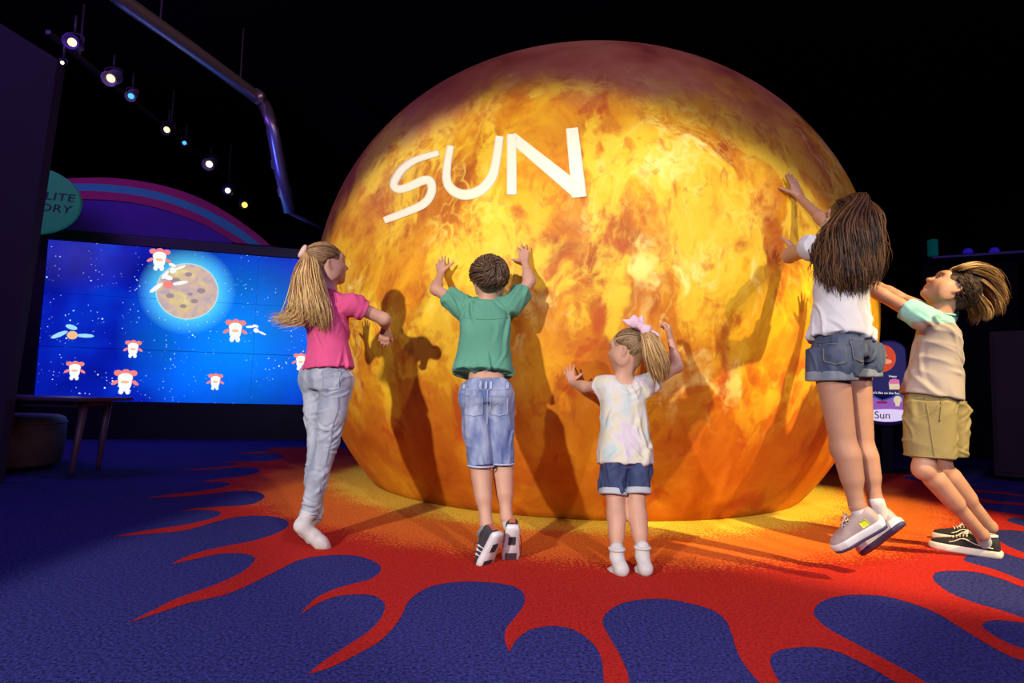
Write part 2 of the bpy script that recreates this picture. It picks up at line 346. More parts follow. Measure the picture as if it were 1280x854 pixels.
# ------------------------------------------------------------------ the sun globe
m_sun = mat('sun_paint_and_projection', (.8,.3,.02), .55, spec=.25)
def sun_nodes(m):
    N,L = nodes(m); b = N['Principled BSDF']; tc = N.new('ShaderNodeTexCoord'); O = tc.outputs['Object']
    def noise(sc, det, vec=O, rough=.55, dist=0):
        n = N.new('ShaderNodeTexNoise'); n.inputs['Scale'].default_value=sc; n.inputs['Detail'].default_value=det; n.inputs['Roughness'].default_value=rough; n.inputs['Distortion'].default_value=dist
        L.new(vec, n.inputs['Vector']); return n
    def math_(op, a, bb=None, c=None):
        x = N.new('ShaderNodeMath'); x.operation=op
        for i,v in enumerate((a,bb,c)):
            if v is None: continue
            if isinstance(v,(int,float)): x.inputs[i].default_value=v
            else: L.new(v, x.inputs[i])
        return x.outputs[0]
    def rng(v, a, b_, c=0, d=1, sm=True):
        x = N.new('ShaderNodeMapRange'); x.interpolation_type='SMOOTHSTEP' if sm else 'LINEAR'
        L.new(v, x.inputs[0])
        for i,q in enumerate((a,b_,c,d)): x.inputs[i+1].default_value=q
        return x.outputs[0]
    def mix(f, a, bb):
        x = N.new('ShaderNodeMix'); x.data_type='RGBA'
        if isinstance(f,(int,float)): x.inputs[0].default_value=f
        else: L.new(f, x.inputs[0])
        for i,v in ((6,a),(7,bb)):
            if isinstance(v, tuple): x.inputs[i].default_value=(*v,1)
            else: L.new(v, x.inputs[i])
        return x.outputs[2]
    sep = N.new('ShaderNodeSeparateXYZ'); L.new(O, sep.inputs[0]); Z = sep.outputs[2]
    mp = N.new('ShaderNodeMapping'); mp.inputs['Scale'].default_value = (1,1,.68); L.new(O, mp.inputs['Vector']); S = mp.outputs['Vector']
    def rampn(n, stops): r = ramp(N, stops); L.new(n.outputs['Fac'], r.inputs['Fac']); return r.outputs['Color']
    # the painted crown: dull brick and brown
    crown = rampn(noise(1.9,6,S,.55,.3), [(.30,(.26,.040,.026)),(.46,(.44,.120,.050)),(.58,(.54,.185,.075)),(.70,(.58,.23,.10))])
    # golden ground of the projected picture, its light put into the base colour
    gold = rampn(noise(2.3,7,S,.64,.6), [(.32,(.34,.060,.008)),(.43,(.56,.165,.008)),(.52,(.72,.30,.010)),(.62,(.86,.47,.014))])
    low = rampn(noise(2.0,6,S,.6,.5), [(.30,(.34,.055,.008)),(.45,(.52,.135,.008)),(.56,(.62,.20,.010)),(.68,(.74,.30,.012))])  # more orange and darker low down: grazing light put into the colour
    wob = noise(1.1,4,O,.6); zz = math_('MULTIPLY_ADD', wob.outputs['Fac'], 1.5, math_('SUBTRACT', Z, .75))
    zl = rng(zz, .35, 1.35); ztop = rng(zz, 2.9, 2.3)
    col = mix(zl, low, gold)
    # soft yellow glows of the projection with hot cores, painted in
    wv = N.new('ShaderNodeVectorMath'); wv.operation='MULTIPLY_ADD'; nz = noise(1.6,4,S)
    L.new(nz.outputs['Color'], wv.inputs[0]); wv.inputs[1].default_value=(.9,.9,.9); L.new(S, wv.inputs[2]); Wv = wv.outputs[0]
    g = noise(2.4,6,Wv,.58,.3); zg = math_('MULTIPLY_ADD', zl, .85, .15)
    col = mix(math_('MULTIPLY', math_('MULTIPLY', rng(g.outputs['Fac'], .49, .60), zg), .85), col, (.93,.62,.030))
    gate = rng(noise(1.3,3,O).outputs['Fac'], .40, .60)
    fr = noise(3.0,4,Wv,.55); rid = rng(math_('ABSOLUTE', math_('SUBTRACT', fr.outputs['Fac'], .5)), 0, .045, 1, 0)
    fr2 = noise(6.5,3,Wv,.55); rid2 = rng(math_('ABSOLUTE', math_('SUBTRACT', fr2.outputs['Fac'], .5)), 0, .05, 1, 0)
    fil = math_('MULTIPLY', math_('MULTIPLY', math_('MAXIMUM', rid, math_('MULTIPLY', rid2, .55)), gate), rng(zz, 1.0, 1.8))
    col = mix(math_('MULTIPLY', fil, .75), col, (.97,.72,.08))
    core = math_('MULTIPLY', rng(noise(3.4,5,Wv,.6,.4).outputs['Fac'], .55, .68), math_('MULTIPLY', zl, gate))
    col = mix(math_('MULTIPLY', core, .9), col, (.99,.83,.22))
    # dull red spots
    red = rng(noise(3.6,5,S,.6,.5).outputs['Fac'], .57, .68); col = mix(math_('MULTIPLY', red, .75), col, (.46,.060,.010))
    fine = rng(noise(8.5,6,S,.62,.6).outputs['Fac'], .54, .68); col = mix(math_('MULTIPLY', fine, .6), col, (.50,.12,.008))
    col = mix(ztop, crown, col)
    L.new(col, b.inputs['Base Color'])
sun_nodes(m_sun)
m_letter = mat('projected_letter_cream', (.98,.93,.62), .55, spec=.25)  # light of the projected word, built as thin cream ribbons
zb = 0.0; th = np.linspace(math.asin(0), 1, 2)
prof = []
for t in np.linspace(0,1,72):
    z = t*(GC[2]+GV); q = 1-(abs(z-GC[2])/GV)**GN; prof.append((GR*max(q,1e-6)**(1/GN), z))
zz = [p for p in prof]
top = [(GR*max(1-s**GN,0)**(1/GN), GC[2]+GV*s) for s in np.linspace(.9,1,14)]
prof = [p for p in prof if p[1] < GC[2]+GV*.9]+top[:-1]+[(.003, GC[2]+GV)]
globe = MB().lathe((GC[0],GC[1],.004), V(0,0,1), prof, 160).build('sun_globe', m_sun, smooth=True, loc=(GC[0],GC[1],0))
tag(globe, 'giant projector-lit orange model of the sun resting on the carpet', 'sun globe')
def projected_letter(strokes):
    mb = MB()
    for st in strokes:
        a = crom([p[:2] for p in st], 8) if len(st) > 2 else np.array([np.array(st[0][:2])*(1-t)+np.array(st[1][:2])*t for t in np.linspace(0,1,14)])
        w = np.interp(np.linspace(0,1,len(a)), np.linspace(0,1,len(st)), [p[2] for p in st])
        tg = np.gradient(a, axis=0); nn = np.stack([-tg[:,1],tg[:,0]],-1); nn /= np.linalg.norm(nn,axis=1)[:,None]
        vs = []; fs = []; m = len(a); cs = 5
        for lay in (.006,.001):
            for i in range(m):
                for c in np.linspace(-.5,.5,cs): q = a[i]+nn[i]*w[i]*c; vs.append(GH(q[0],q[1],lay))
        for i in range(m-1):
            for c in range(cs-1): fs.append([i*cs+c,(i+1)*cs+c,(i+1)*cs+c+1,i*cs+c+1])
            for c in (0,cs-1): fs.append([i*cs+c,(i+1)*cs+c,m*cs+(i+1)*cs+c,m*cs+i*cs+c])
        mb.add(vs,fs)
    return mb
S_ = [[(549,192,7.5),(522,200,9),(505,211,11),(496,223,11.5),(493,232,11),(499,237,10),(512,234,10),(530,226,10.5),(539,228,11),(540,241,11.5),(532,254,11),(515,263,10),(481,276,8.5)]]
U_ = [[(564,183,9),(560,205,10),(559,225,11.5),(566,238,12.5),(581,244,13),(600,239,12.5),(614,224,12),(620,205,11),(625,171,10)]]
N_ = [[(640,168.5,12),(640,244,12.5)],[(640,172,13),(724,241,19)],[(715,161,15),(724,247,18.5)]]
for S in (S_,U_,N_): projected_letter(S).build('projected_letter', m_letter, globe, smooth=True)

# ------------------------------------------------------------------ video wall
sw = math.radians(15.5); WX = V(math.cos(sw), math.sin(sw), 0); WN = V(math.sin(sw), -math.cos(sw), 0); WZ = V(0,0,1)
W0 = FL(135, 549); W0[2] = 0
def OW(x, y, off=0): return on_plane(x, y, W0+WN*off, WN)
tl, bl, br = OW(66,301), OW(41,502), OW(381,506)
pw, ph = 1.215, .690
s0 = .5*(np.dot(OW(198,310.5)-W0, WX)+np.dot(OW(183,503)-W0, WX)) - pw
z0 = .5*(OW(183,503)[2]+OW(311,505)[2])
zt = .5*(OW(198,310.5)[2]+OW(325,320)[2]); ph = (zt-z0)/3
s2 = .5*(np.dot(OW(325,320)-W0, WX)+np.dot(OW(311,505)-W0, WX)); pw = s2-s0-pw
s0 = s2-2*pw
print('panel', pw, ph, 'z0', z0, s0)
def WP(u, v, off=0): return W0+WX*(s0+u)+WZ*(z0+v)+WN*off     # metres on the picture, from its lower left corner
def uv_of(x, y):
    p = OW(x,y,.03)-W0; return np.dot(p,WX)-s0, p[2]-z0
def screen_mat():
    m = mat('space_picture', (.01,.01,.02), .25, spec=.2); N,L = nodes(m); b = N['Principled BSDF']
    tc = N.new('ShaderNodeTexCoord'); O = tc.outputs['Object']
    def dist2(cx,cy,sx=1,sy=1):
        mp = N.new('ShaderNodeVectorMath'); mp.operation='SUBTRACT'; mp.inputs[1].default_value=(cx,0,cy); L.new(O,mp.inputs[0])
        sc = N.new('ShaderNodeVectorMath'); sc.operation='MULTIPLY'; sc.inputs[1].default_value=(1/sx,0,1/sy); L.new(mp.outputs[0],sc.inputs[0])
        ln = N.new('ShaderNodeVectorMath'); ln.operation='LENGTH'; L.new(sc.outputs[0],ln.inputs[0]); return ln.outputs['Value']
    def rr(v,stops):
        r = ramp(N,stops); L.new(v,r.inputs['Fac']); return r.outputs['Color']
    def add(a,bb):
        x = N.new('ShaderNodeVectorMath'); x.operation='ADD'; L.new(a,x.inputs[0]); L.new(bb,x.inputs[1]); return x.outputs[0]
    n = N.new('ShaderNodeTexNoise'); n.inputs['Scale'].default_value=.9; n.inputs['Detail'].default_value=3; L.new(O,n.inputs['Vector'])
    base = rr(n.outputs['Fac'], [(.3,(.0,.003,.20)),(.5,(.001,.012,.45)),(.7,(.0,.05,.75))])
    gl = rr(dist2(2.35,.95,1.5,1.35), [(0,(.0,.26,.62)),(.5,(.0,.14,.42)),(1,(0,0,0))])
    pc = uv_of(234,363); hl = rr(dist2(pc[0],pc[1],.62,.62), [(0,(.35,.75,.6)),(.55,(.1,.6,.6)),(1,(0,0,0))])
    dark = rr(dist2(.35,1.95,.75,.55), [(0,(.03,.02,.0)),(1,(0,0,0))])
    col = add(add(add(base,gl),hl),dark)
    for sc,th_,st in ((17,.10,1.6),(8,.07,2.5)):
        vo = N.new('ShaderNodeTexVoronoi'); vo.inputs['Scale'].default_value=sc; L.new(O,vo.inputs['Vector'])
        s = N.new('ShaderNodeMapRange'); s.inputs[1].default_value=th_*1.5; s.inputs[2].default_value=th_*.4; L.new(vo.outputs['Distance'],s.inputs[0])
        n2 = N.new('ShaderNodeTexNoise'); n2.inputs['Scale'].default_value=2.3; L.new(O,n2.inputs['Vector'])
        g = N.new('ShaderNodeMapRange'); g.inputs[1].default_value=.46; g.inputs[2].default_value=.58; L.new(n2.outputs['Fac'],g.inputs[0])
        mm = N.new('ShaderNodeMath'); mm.operation='MULTIPLY'; L.new(s.outputs[0],mm.inputs[0]); L.new(g.outputs[0],mm.inputs[1])
        cc = N.new('ShaderNodeVectorMath'); cc.operation='SCALE'; cc.inputs[0].default_value=(.45*st,.62*st,.6*st); L.new(mm.outputs[0],cc.inputs['Scale']); col = add(col,cc.outputs[0])
    L.new(col,b.inputs['Emission Color']); b.inputs['Emission Strength'].default_value=1.0
    return m
m_screen = screen_mat()
m_case = mat('screen_case', (.004,.004,.006), .4)
wall = empty('video_wall', WP(1.5*pw,-z0,-.1), 'big blue video wall of nine screens showing a starry space scene', 'video wall')
def wbox(u0,u1,v0,v1,o0,o1,mb=None):
    mb = mb or MB(); mb.box(WP((u0+u1)/2,(v0+v1)/2,(o0+o1)/2), u1-u0, o1-o0, v1-v0, WX, WN, WZ); return mb
fr_ = MB()
wbox(-.14,3*pw+.14,-z0,0-.008,-.12,.03,fr_); wbox(-.14,3*pw+.14,3*ph+.008,3*ph+.14,-.12,.03,fr_)
wbox(-.16,-.008,-z0,3*ph+.14,-.12,.03,fr_); wbox(3*pw+.008,3*pw+.16,-z0,3*ph+.14,-.12,.03,fr_); wbox(-.1,3*pw+.1,-.05,3*ph+.05,-.14,-.02,fr_)
fr_.build('frame', m_case, wall)
for i in range(3):
    for j in range(3):
        o = bpy.data.objects.new('screen_panel', new_mesh('screen_panel', [], [], False)); C.objects.link(o)
        mb = MB(); mb.box((0,0,0), pw-.007, .03, ph-.007)
        me = new_mesh('screen_panel', [V(v[0]+(i+.5)*pw, v[1], v[2]+(j+.5)*ph) for v in mb.v], mb.f, False); me.materials.append(m_screen); o.data = me
        o.parent = wall; o.location = Vector(WP(0,0,.0))-Vector(wall.location); o.rotation_euler = (0,0,sw); o['_o'] = (0,0,0)
# pictures lit on the screens
def emi(name, c, s=1.0): return mat(name, tuple(x*.02 for x in c), .3, emit=c, estr=s)
e_white = emi('picture_white', (.95,.98,1.0), 1.0); e_red = emi('picture_coral', (.95,.25,.22), 1.0); e_or = emi('picture_orange', (.95,.55,.25), 1.0); e_cy = emi('picture_cyan', (.35,.75,1.0), 1.0)
def disc(mb, u, v, ru, rv, off, rot=0, n=24):
    c, s = math.cos(rot), math.sin(rot); p = []
    for i in range(n):
        a = 2*math.pi*i/n; x, y = ru*math.cos(a), rv*math.sin(a); p.append(WP(u+x*c-y*s, v+x*s+y*c, off))
    return mb.prism(p, -WN*.0015)
k_ = (uv_of(300,400)[0]-uv_of(290,400)[0])/10        # metres per photo pixel on the picture
m_moon = mat('planet_picture', (.02,.02,.02), .3)
def moon_nodes(m):
    N,L = nodes(m); b = N['Principled BSDF']; tc = N.new('ShaderNodeTexCoord')
    n = N.new('ShaderNodeTexNoise'); n.inputs['Scale'].default_value=5; n.inputs['Detail'].default_value=6; n.inputs['Distortion'].default_value=1; L.new(tc.outputs['Object'],n.inputs['Vector'])
    r = ramp(N,[(.3,(.46,.38,.46)),(.48,(.68,.48,.38)),(.62,(.75,.60,.22)),(.75,(.80,.74,.50))]); L.new(n.outputs['Fac'],r.inputs['Fac']); L.new(r.outputs['Color'],b.inputs['Emission Color']); b.inputs['Emission Strength'].default_value=1
moon_nodes(m_moon)
pu, pv = uv_of(234,364); pr = 37*k_
disc(MB(),pu,pv,pr*1.03,pr*1.03,.0175,n=48).build('picture_halo', emi('picture_halo', (.55,.85,.9), .9), wall)
disc(MB(),pu,pv,pr*.99,pr*.99,.019,n=48).build('picture_planet', m_moon, wall)
cr_ = MB()
for a,b_,q in ((-.4,.35,.14),(.25,-.35,.10),(.45,.05,.12),(-.1,-.55,.09),(.0,.62,.1),(-.55,-.2,.11),(.1,-.1,.07)): disc(cr_,pu+a*pr,pv+b_*pr,q*pr*1.2,q*pr*.8,.0202)
cr_.build('picture_craters', emi('picture_craters',(.36,.26,.28),1), wall)
def being(x, y, h):
    u, v = uv_of(x,y); H = h*k_; w = MB(); r = MB(); o = MB()
    disc(w,u,v-.06*H,.24*H,.34*H,.0215); disc(w,u,v+.14*H,.27*H,.2*H,.0215); disc(w,u-.12*H,v-.40*H,.09*H,.12*H,.0215); disc(w,u+.12*H,v-.40*H,.09*H,.12*H,.0215)
    for q in (-.27,0,.27): disc(r,u+q*H,v+.38*H-abs(q)*.15*H,.15*H,.12*H,.0195)
    disc(r,u-.36*H,v-.05*H,.15*H,.07*H,.0195,.6); disc(r,u+.36*H,v-.05*H,.15*H,.07*H,.0195,-.6); disc(o,u,v-.02*H,.15*H,.06*H,.023)
    w.build('picture_figure', e_white, wall); r.build('picture_figure_trim', e_red, wall); o.build('picture_figure_belt', e_or, wall)
for x,y,h in ((199,324,30),(166,436,23),(93,463,24),(156,477,32),(294,413,31),(269,477,22),(376,452,24),(365,392,20)): being(x,y,h)
def satellite(x, y, s, rot, body=None):
    u, v = uv_of(x,y); S = s*k_; p = MB(); o = MB(); c, q = math.cos(rot), math.sin(rot)
    disc(o,u,v,.18*S,.16*S,.022,rot,10); disc(p,u+.42*S*c,v+.42*S*q,.3*S,.075*S,.0205,rot,8); disc(p,u-.42*S*c,v-.42*S*q*1.4,.3*S,.085*S,.0205,rot+.5,8)
    disc(p,u-.05*S,v+.3*S,.2*S,.09*S,.0205,-.3,12); o.build('picture_satellite', body or e_or, wall); p.build('picture_satellite_panels', e_cy if body is None else e_white, wall)
satellite(90,419,34,0.0); satellite(216,338,24,.5,e_white); satellite(210,356,34,.25,e_red); satellite(320,413,20,-.4,e_white)

# arched header above the video wall
m_hblue = mat('header_violet', (.055,.012,.30), .6, var=.1, vscale=2); m_pink = mat('header_pink', (.40,.008,.11), .6); m_cyan = mat('header_teal', (.02,.40,.42), .6)
hd = empty('arched_header', WP(1.5*pw,3*ph+.16,-.05), 'violet arched header with pink and teal stripes above the video wall', 'wall header')
arc_o = [(20,232),(50,225),(81,223),(140,222.5),(197,230.5),(246,246),(288,268.5),(327,297),(352,322)]
arc_c0 = [(20,237.5),(50,231),(81,229.7),(140,231),(197,240),(246,257),(288,278.5),(318,300),(340,322)]
arc_c1 = [(20,246.5),(50,240),(81,238.5),(140,240.3),(197,249.7),(246,266.7),(282,287),(309,304),(328,322)]
arc_i = [(20,257),(50,250.5),(91,249),(147,251),(197,260),(246,277),(278,294),(296,306),(315,322)]
def band(nm, A, B, off, m):
    A = crom([OW(x,y,off) for x,y in A],6); B = crom([OW(x,y,off) for x,y in B],6); zc_ = WP(0,3*ph+.15)[2]; A[:,2] = np.maximum(A[:,2],zc_+.002); B[:,2] = np.maximum(B[:,2],zc_); n = len(A)
    v = list(A)+list(B)+[p-WN*.02 for p in A]+[p-WN*.02 for p in B]; f = []
    for i in range(n-1): f += [[i,i+1,n+i+1,n+i],[2*n+i,3*n+i,3*n+i+1,2*n+i+1],[i,2*n+i,2*n+i+1,i+1],[n+i,n+i+1,3*n+i+1,3*n+i]]
    f += [[0,n,3*n,2*n],[n-1,3*n-1,4*n-1,2*n-1]]
    return obj(nm, v, f, m, hd, False)
band('stripe', arc_o, arc_c0, .05, m_pink); band('stripe', arc_c0, arc_c1, .05, m_cyan); band('stripe', arc_c1, arc_i, .05, m_pink)
low = [(x,330) for x,y in arc_i]
A = [OW(x,y,.03) for x,y in arc_i]; zlow = WP(0,3*ph+.145)[2]
A = crom(A,6); poly = [p for p in A if p[2] > zlow+.01]
poly = poly+[V(poly[-1][0],poly[-1][1],zlow), V(poly[0][0],poly[0][1],zlow)]
MB().prism(poly[::-1], -WN*.12).build('header_board', m_hblue, hd)

# round green sign
def text_mesh(s, size, origin, X, Y, ext=.003, spacing=1.0, align='CENTER', shear=0, sx=1.0):
    cu = bpy.data.curves.new('t','FONT'); cu.body = s; cu.size = size; cu.extrude = ext; cu.align_x = align; cu.align_y = 'CENTER'; cu.space_character = spacing; cu.shear = shear
    o = bpy.data.objects.new('t',cu); C.objects.link(o); bpy.context.view_layer.update()
    me = bpy.data.meshes.new_from_object(o.evaluated_get(bpy.context.evaluated_depsgraph_get())); bpy.data.objects.remove(o); bpy.data.curves.remove(cu)
    Zn = np.cross(X,Y); v = [np.asarray(origin)+X*p.co.x*sx+Y*p.co.y+Zn*p.co.z for p in me.vertices]; f = [list(q.vertices) for q in me.polygons]
    bpy.data.meshes.remove(me); return v, f
sg = J(40,250,7.25); sgr = V(1,0,0)*.0+nrm(V(WX[0],WX[1],0)); px = 7.25/750
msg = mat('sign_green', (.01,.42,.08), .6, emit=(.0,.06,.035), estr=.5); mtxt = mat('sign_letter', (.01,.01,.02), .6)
sign = empty('round_sign', sg, 'round green sign with dark lettering beside the dark partition', 'sign')
n_ = 48; MB().prism([sg+sgr*52*px*math.cos(2*math.pi*i/n_)+V(0,0,1)*42.5*px*math.sin(2*math.pi*i/n_) for i in range(n_)], -WN*.06).build('sign_board', msg, sign)
for s,dy in (('SATELLITE',6.5),('FACTORY',-8.5)):
    v,f = text_mesh(s, 14*px, sg+V(0,0,dy*px)+WN*.004+sgr*(45.5 if s[0]=='S' else 43)*px, sgr, V(0,0,1), .003, 1.05, 'RIGHT', .12, 1.22); obj('lettering', v, f, mtxt, sign, False)
v = [sg+WN*-.06, 0]
MB().box(sg-WN*.16+V(0,0,.0), .06,.2,.06, WX, WN, WZ).build('bracket', m_case, sign)

# dark partition at the left edge
m_part = mat('partition_paint', (.030,.014,.045), .8)
d_ = 4.35
pt = [J(72,74,d_), J(6,520,d_), J(-1.5,600,d_)]; e0 = pt[0]; e1 = e0+(pt[1]-e0)*((0-e0[2])/(pt[1][2]-e0[2]))
lft = V(-1.0,-.35,0)
part = MB().prism([e0, e1, e1+lft*1.6, V(*(e0+lft*1.6))+V(0,0,.9)], V(-.05,.14,0)).build('partition', m_part, smooth=False, loc=e1)
tag(part, 'tall dark partition panel standing at the left edge of the photo', 'partition')

# table and stool
m_tab = mat('table_dark', (.09,.055,.10), .35); m_leg = mat('table_leg', (.10,.05,.08), .4); m_pouf = mat('stool_vinyl', (.11,.085,.06), .55, var=.15, vscale=6)
te = J(122,498,4.75); tz = te[2]
tb = empty('table', (te[0]-.7,te[1]-.1,0), 'low dark table in front of the video wall beside the partition', 'table')
tX = nrm(V(1,-.06,0)); tY = V(-tX[1],tX[0],0)
MB().box(te-tX*.875+tY*.12-V(0,0,.012), 1.75,.6,.026, tX, tY, bev=.006).build('table_top', m_tab, tb)
MB().box(te-tX*.90+tY*.12-V(0,0,.05), 1.55,.42,.045, tX, tY).build('apron', m_leg, tb)
fx = FL(88,597); 
for a,b_ in ((0,0),(-.10,.42),(-1.55,0),(-1.55,.42)):
    p = fx+tX*a+tY*b_; q = V(te[0]-.10+(a if a==0 else a+.06),te[1]-.0+b_*.8,tz-.03)
    MB().tube([p+V(0,0,.001),p*.9+q*.1,q],[.018,.020,.032],12).build('leg', m_leg, tb, True)
sc_ = FL(20,592)
st = empty('drum_stool', (sc_[0]-.36,sc_[1]+.22,0), 'round upholstered drum stool under the low dark table', 'stool')
sz = .455
sb_ = V(sc_[0]-.36,sc_[1]+.22,0)
MB().lathe(sb_, V(0,0,1), [(.42,.03),(.455,.06),(.47,sz*.5),(.47,sz-.05),(.455,sz-.015),(.42,sz),(.2,sz+.004)], 40).build('seat', m_pouf, st, True)
MB().lathe(sb_, V(0,0,1), [(.38,0),(.39,.03)], 32).build('base', m_case, st)
MB().tube([sb_+V(.474*math.cos(a),.474*math.sin(a),sz-.06) for a in np.linspace(0,2*math.pi,41)],.006,6,cap=False).build('piping', m_pouf, st, True)
# ------------------------------------------------------------------ ceiling gear
m_grey = mat('lamp_grey', (.35,.34,.36), .45); m_vio = mat('lamp_violet', (.10,.05,.30), .5); m_trk = mat('track_grey', (.03,.027,.035), .5)
def zpt(x, y, z): d = ray(x,y); return CAM+d*(z-HC)/d[2]
TZ = 4.05
tr0, tr1 = zpt(60,40,TZ+.32), zpt(300,236,TZ+.32)
td = nrm(tr1-tr0)
trk = MB().box((tr0+tr1)/2, np.linalg.norm(tr1-tr0), .05,.04, td, np.cross(V(0,0,1),td)).build('lighting_track', m_trk, loc=(tr0+tr1)/2); tag(trk, 'long ceiling track carrying the row of spotlights', 'lighting track')
for q in (.1,.5,.9):
    p = tr0*(1-q)+tr1*q; MB().tube([p,V(p[0],p[1],5.0)],.012,8).build('hanger', m_trk, trk)
lw = emi('lamp_warm',(1,.72,.25),3); lwh = emi('lamp_white',(1,.85,.5),3); lbl = emi('lamp_blue',(.04,.25,1),3); lye = emi('lamp_amber',(1,.55,.06),4)
def lamp(x, y, r, le, hm, label, toward=None, ln=.2):
    p = zpt(x,y,TZ); d = nrm((GC+V(-.8,-2.2,-.4) if toward is None else toward)-p)
    # the nose of each can is turned part way to the visitors
    e = empty('track_spotlight', p, label, 'spotlight', 'spotlights on the ceiling track')
    MB().lathe(p-d*ln, d, [(r*.55,-.02),(r*.9,0),(r,.03),(r,ln-.01),(r*1.08,ln),(r*.98,ln+.002),(r*.5,ln-r*.75)], 24).build('housing', hm, e, True)
    MB().lathe(p-d*r*.72, d, [(r*.60,-.004),(r*.55,.008),(r*.3,.016)], 24).build('lens', le, e, True)
    t = tr0+td*np.clip(np.dot(p-tr0,td),0,np.linalg.norm(tr1-tr0)); s = nrm(np.cross(d,V(0,0,1)))
    y_ = p-d*ln*.5; MB().tube(crom([y_+s*r*1.1,y_+s*r*1.1+V(0,0,r*1.2),y_+V(0,0,r*1.5),y_-s*r*1.1+V(0,0,r*1.2),y_-s*r*1.1],4),.008,6).tube([y_+V(0,0,r*1.5),V(y_[0],y_[1],max(t[2],y_[2]+r*1.6))],.012,8).build('yoke', m_trk, e, True)
    return e
visitors = V(-1.5,-3,.6)
lamp(88,52,.068,lw,m_vio,'violet spotlight nearest the camera at the upper left, warm lens', visitors)
lamp(77,78,.03,lwh,m_trk,'tiny white pin light just above the dark partition top', visitors, .1)
lamp(136,99,.075,lw,m_grey,'grey spotlight second along the track with a warm lens', V(-4,3,1.5))
lamp(163,121,.055,lbl,m_grey,'blue spotlight right behind the second grey warm one', V(-3,3,1))
lamp(207,163,.065,lw,m_trk,'dark warm spotlight midway along the track between two blue ones', V(-4,4,1.5))
lamp(230,179,.045,lbl,m_trk,'smaller blue spotlight in the far half of the track', V(-3,3,1))
lamp(260,206,.085,lwh,m_grey,'grey spotlight with a white lens before the last violet one', V(-4,4,1.2))
lamp(284,238,.075,lwh,m_vio,'violet spotlight at the far end of the track', visitors)
lamp(305,256,.085,lye,m_trk,'amber spotlight glowing brightest, farthest along the track', visitors)
# ceiling duct pipe
m_pipe = mat('pipe_metal', (.42,.40,.46), .32, metal=.75)
PZ = 4.3
pp = [zpt(120,-28,PZ), zpt(152,0,PZ), zpt(240,62,PZ), zpt(312,115,PZ), zpt(328,128,PZ), J(338,152,7.3), J(350,212,7.5), J(362,265,7.75)]
pa = np.array(pp); pa = np.concatenate([pa[:3], crom(pa[2:7],5)[1:], pa[7:]])
pipe = empty('ceiling_pipe', pa[6], 'long metal pipe bending across the dark ceiling, lit blue at its far end', 'pipe')
MB().tube(pa,.075,16,ref=V(0,0,1)).build('pipe_run', m_pipe, pipe, True)
for x,y in ((322,121),(348,205),(356,240)):
    p = zpt(x,y,PZ) if y < 150 else J(x,y,7.3+(y-152)*.004); i = np.argmin(np.linalg.norm(pa-p,axis=1)); i = min(max(i,1),len(pa)-2); t = nrm(pa[i+1]-pa[i-1]); MB().tube([p-t*.05,p+t*.05],.088,16).build('coupling', m_pipe, pipe, True)
for x,y in ((200,33),(300,106)):
    p = zpt(x,y,PZ); MB().tube([p+V(0,0,.07),V(p[0],p[1],5.0)],.01,6).build('hanger', m_trk, pipe)
MB().tube([J(362,266,7.75),J(385,277,8.3),J(420,295,9.2)],.022,8).build('conduit', m_pipe, pipe, True)

# ------------------------------------------------------------------ right side: sun info panel, ledge, dark board
m_pb = mat('panel_edge', (.02,.012,.13), .5)
dP = 6.5; pc_ = J(1109,480,dP); k2 = dP/750
pX = nrm(V(1,-.12,0)); pN = nrm(V(-.12,-1,0)); pN = nrm(np.cross(V(0,0,1),-pX)) if False else nrm(V(pX[1],-pX[0],0))
def PP(x, y, off=0): return on_plane(x, y, pc_+pN*off, pN)
info = empty('info_panel', (pc_[0],pc_[1],0), 'upright information panel titled Sun behind the girl in denim shorts', 'information panel')
def flat(nm, px_, m, off, th=.002, par=info): return MB().prism([PP(x,y,off) for x,y in px_][::-1], -pN*th).build(nm, m, par)
def earc(cx,cy,rx,ry,a0,a1,n=16): return [(cx+rx*math.cos(math.radians(a)),cy+ry*math.sin(math.radians(a))) for a in np.linspace(a0,a1,n)]
outl = [(1081,519)]+[(1084,480),(1089,440)]+earc(1111,440,22,15,180,360,12)[1:]+[(1135,480),(1138,519)]+earc(1109.5,519,28.5,13,0,180,14)[1:-1]
def glow(nm,c,s=.55): return mat(nm, c, .5, emit=c, estr=s)
flat('board', outl, m_pb, 0, .05)
g_nav = glow('panel_navy',(.03,.03,.13)); g_blue = glow('panel_blue',(.05,.12,.45)); g_pur = glow('panel_purple',(.40,.16,.60)); g_pale = glow('panel_pale',(.80,.70,.90),.8); g_wht = glow('panel_white',(.95,.92,.95),.8); g_orb = glow('panel_sun',(.85,.10,.03),.6); g_yel = glow('panel_yellow',(.9,.75,.45),.7); g_dk = glow('panel_ink',(.03,.01,.06),.1); g_red = glow('panel_red',(.4,.01,.05),.6)
flat('picture_sky', [(1084,492),(1090,440)]+earc(1111,440,20.5,13,180,360,12)[1:]+[(1133.5,480),(1134,492)], g_nav, .003)
flat('picture_band', [(1084,512),(1085,490)]+[(1095,496),(1103,500),(1112,497),(1120,494),(1134,491)]+[(1136,512)], g_blue, .0045)
flat('picture_hill', [(1083,515),(1084.3,497),(1092,497),(1103,502),(1112,499),(1122,496),(1134.5,498),(1136,515)], g_pur, .006)
flat('title_strip', [(1082,519)]+earc(1109.5,516,27.5,4.5,180,360,12)+[(1136.8,519)]+earc(1109.5,519,27,8.5,0,180,12)[1:-1], g_pale, .0075)
flat('picture_sun', earc(1103,448,17,17,0,360,28)[:-1], g_orb, .0055)
for q in (((1103,444),6,2.2),((1108,452),7,3),((1098,456),5,2)): flat('picture_sun_flare', earc(q[0][0],q[0][1],q[1],q[2],0,360,14)[:-1], glow('panel_flare',(.95,.42,.2),.7), .007)
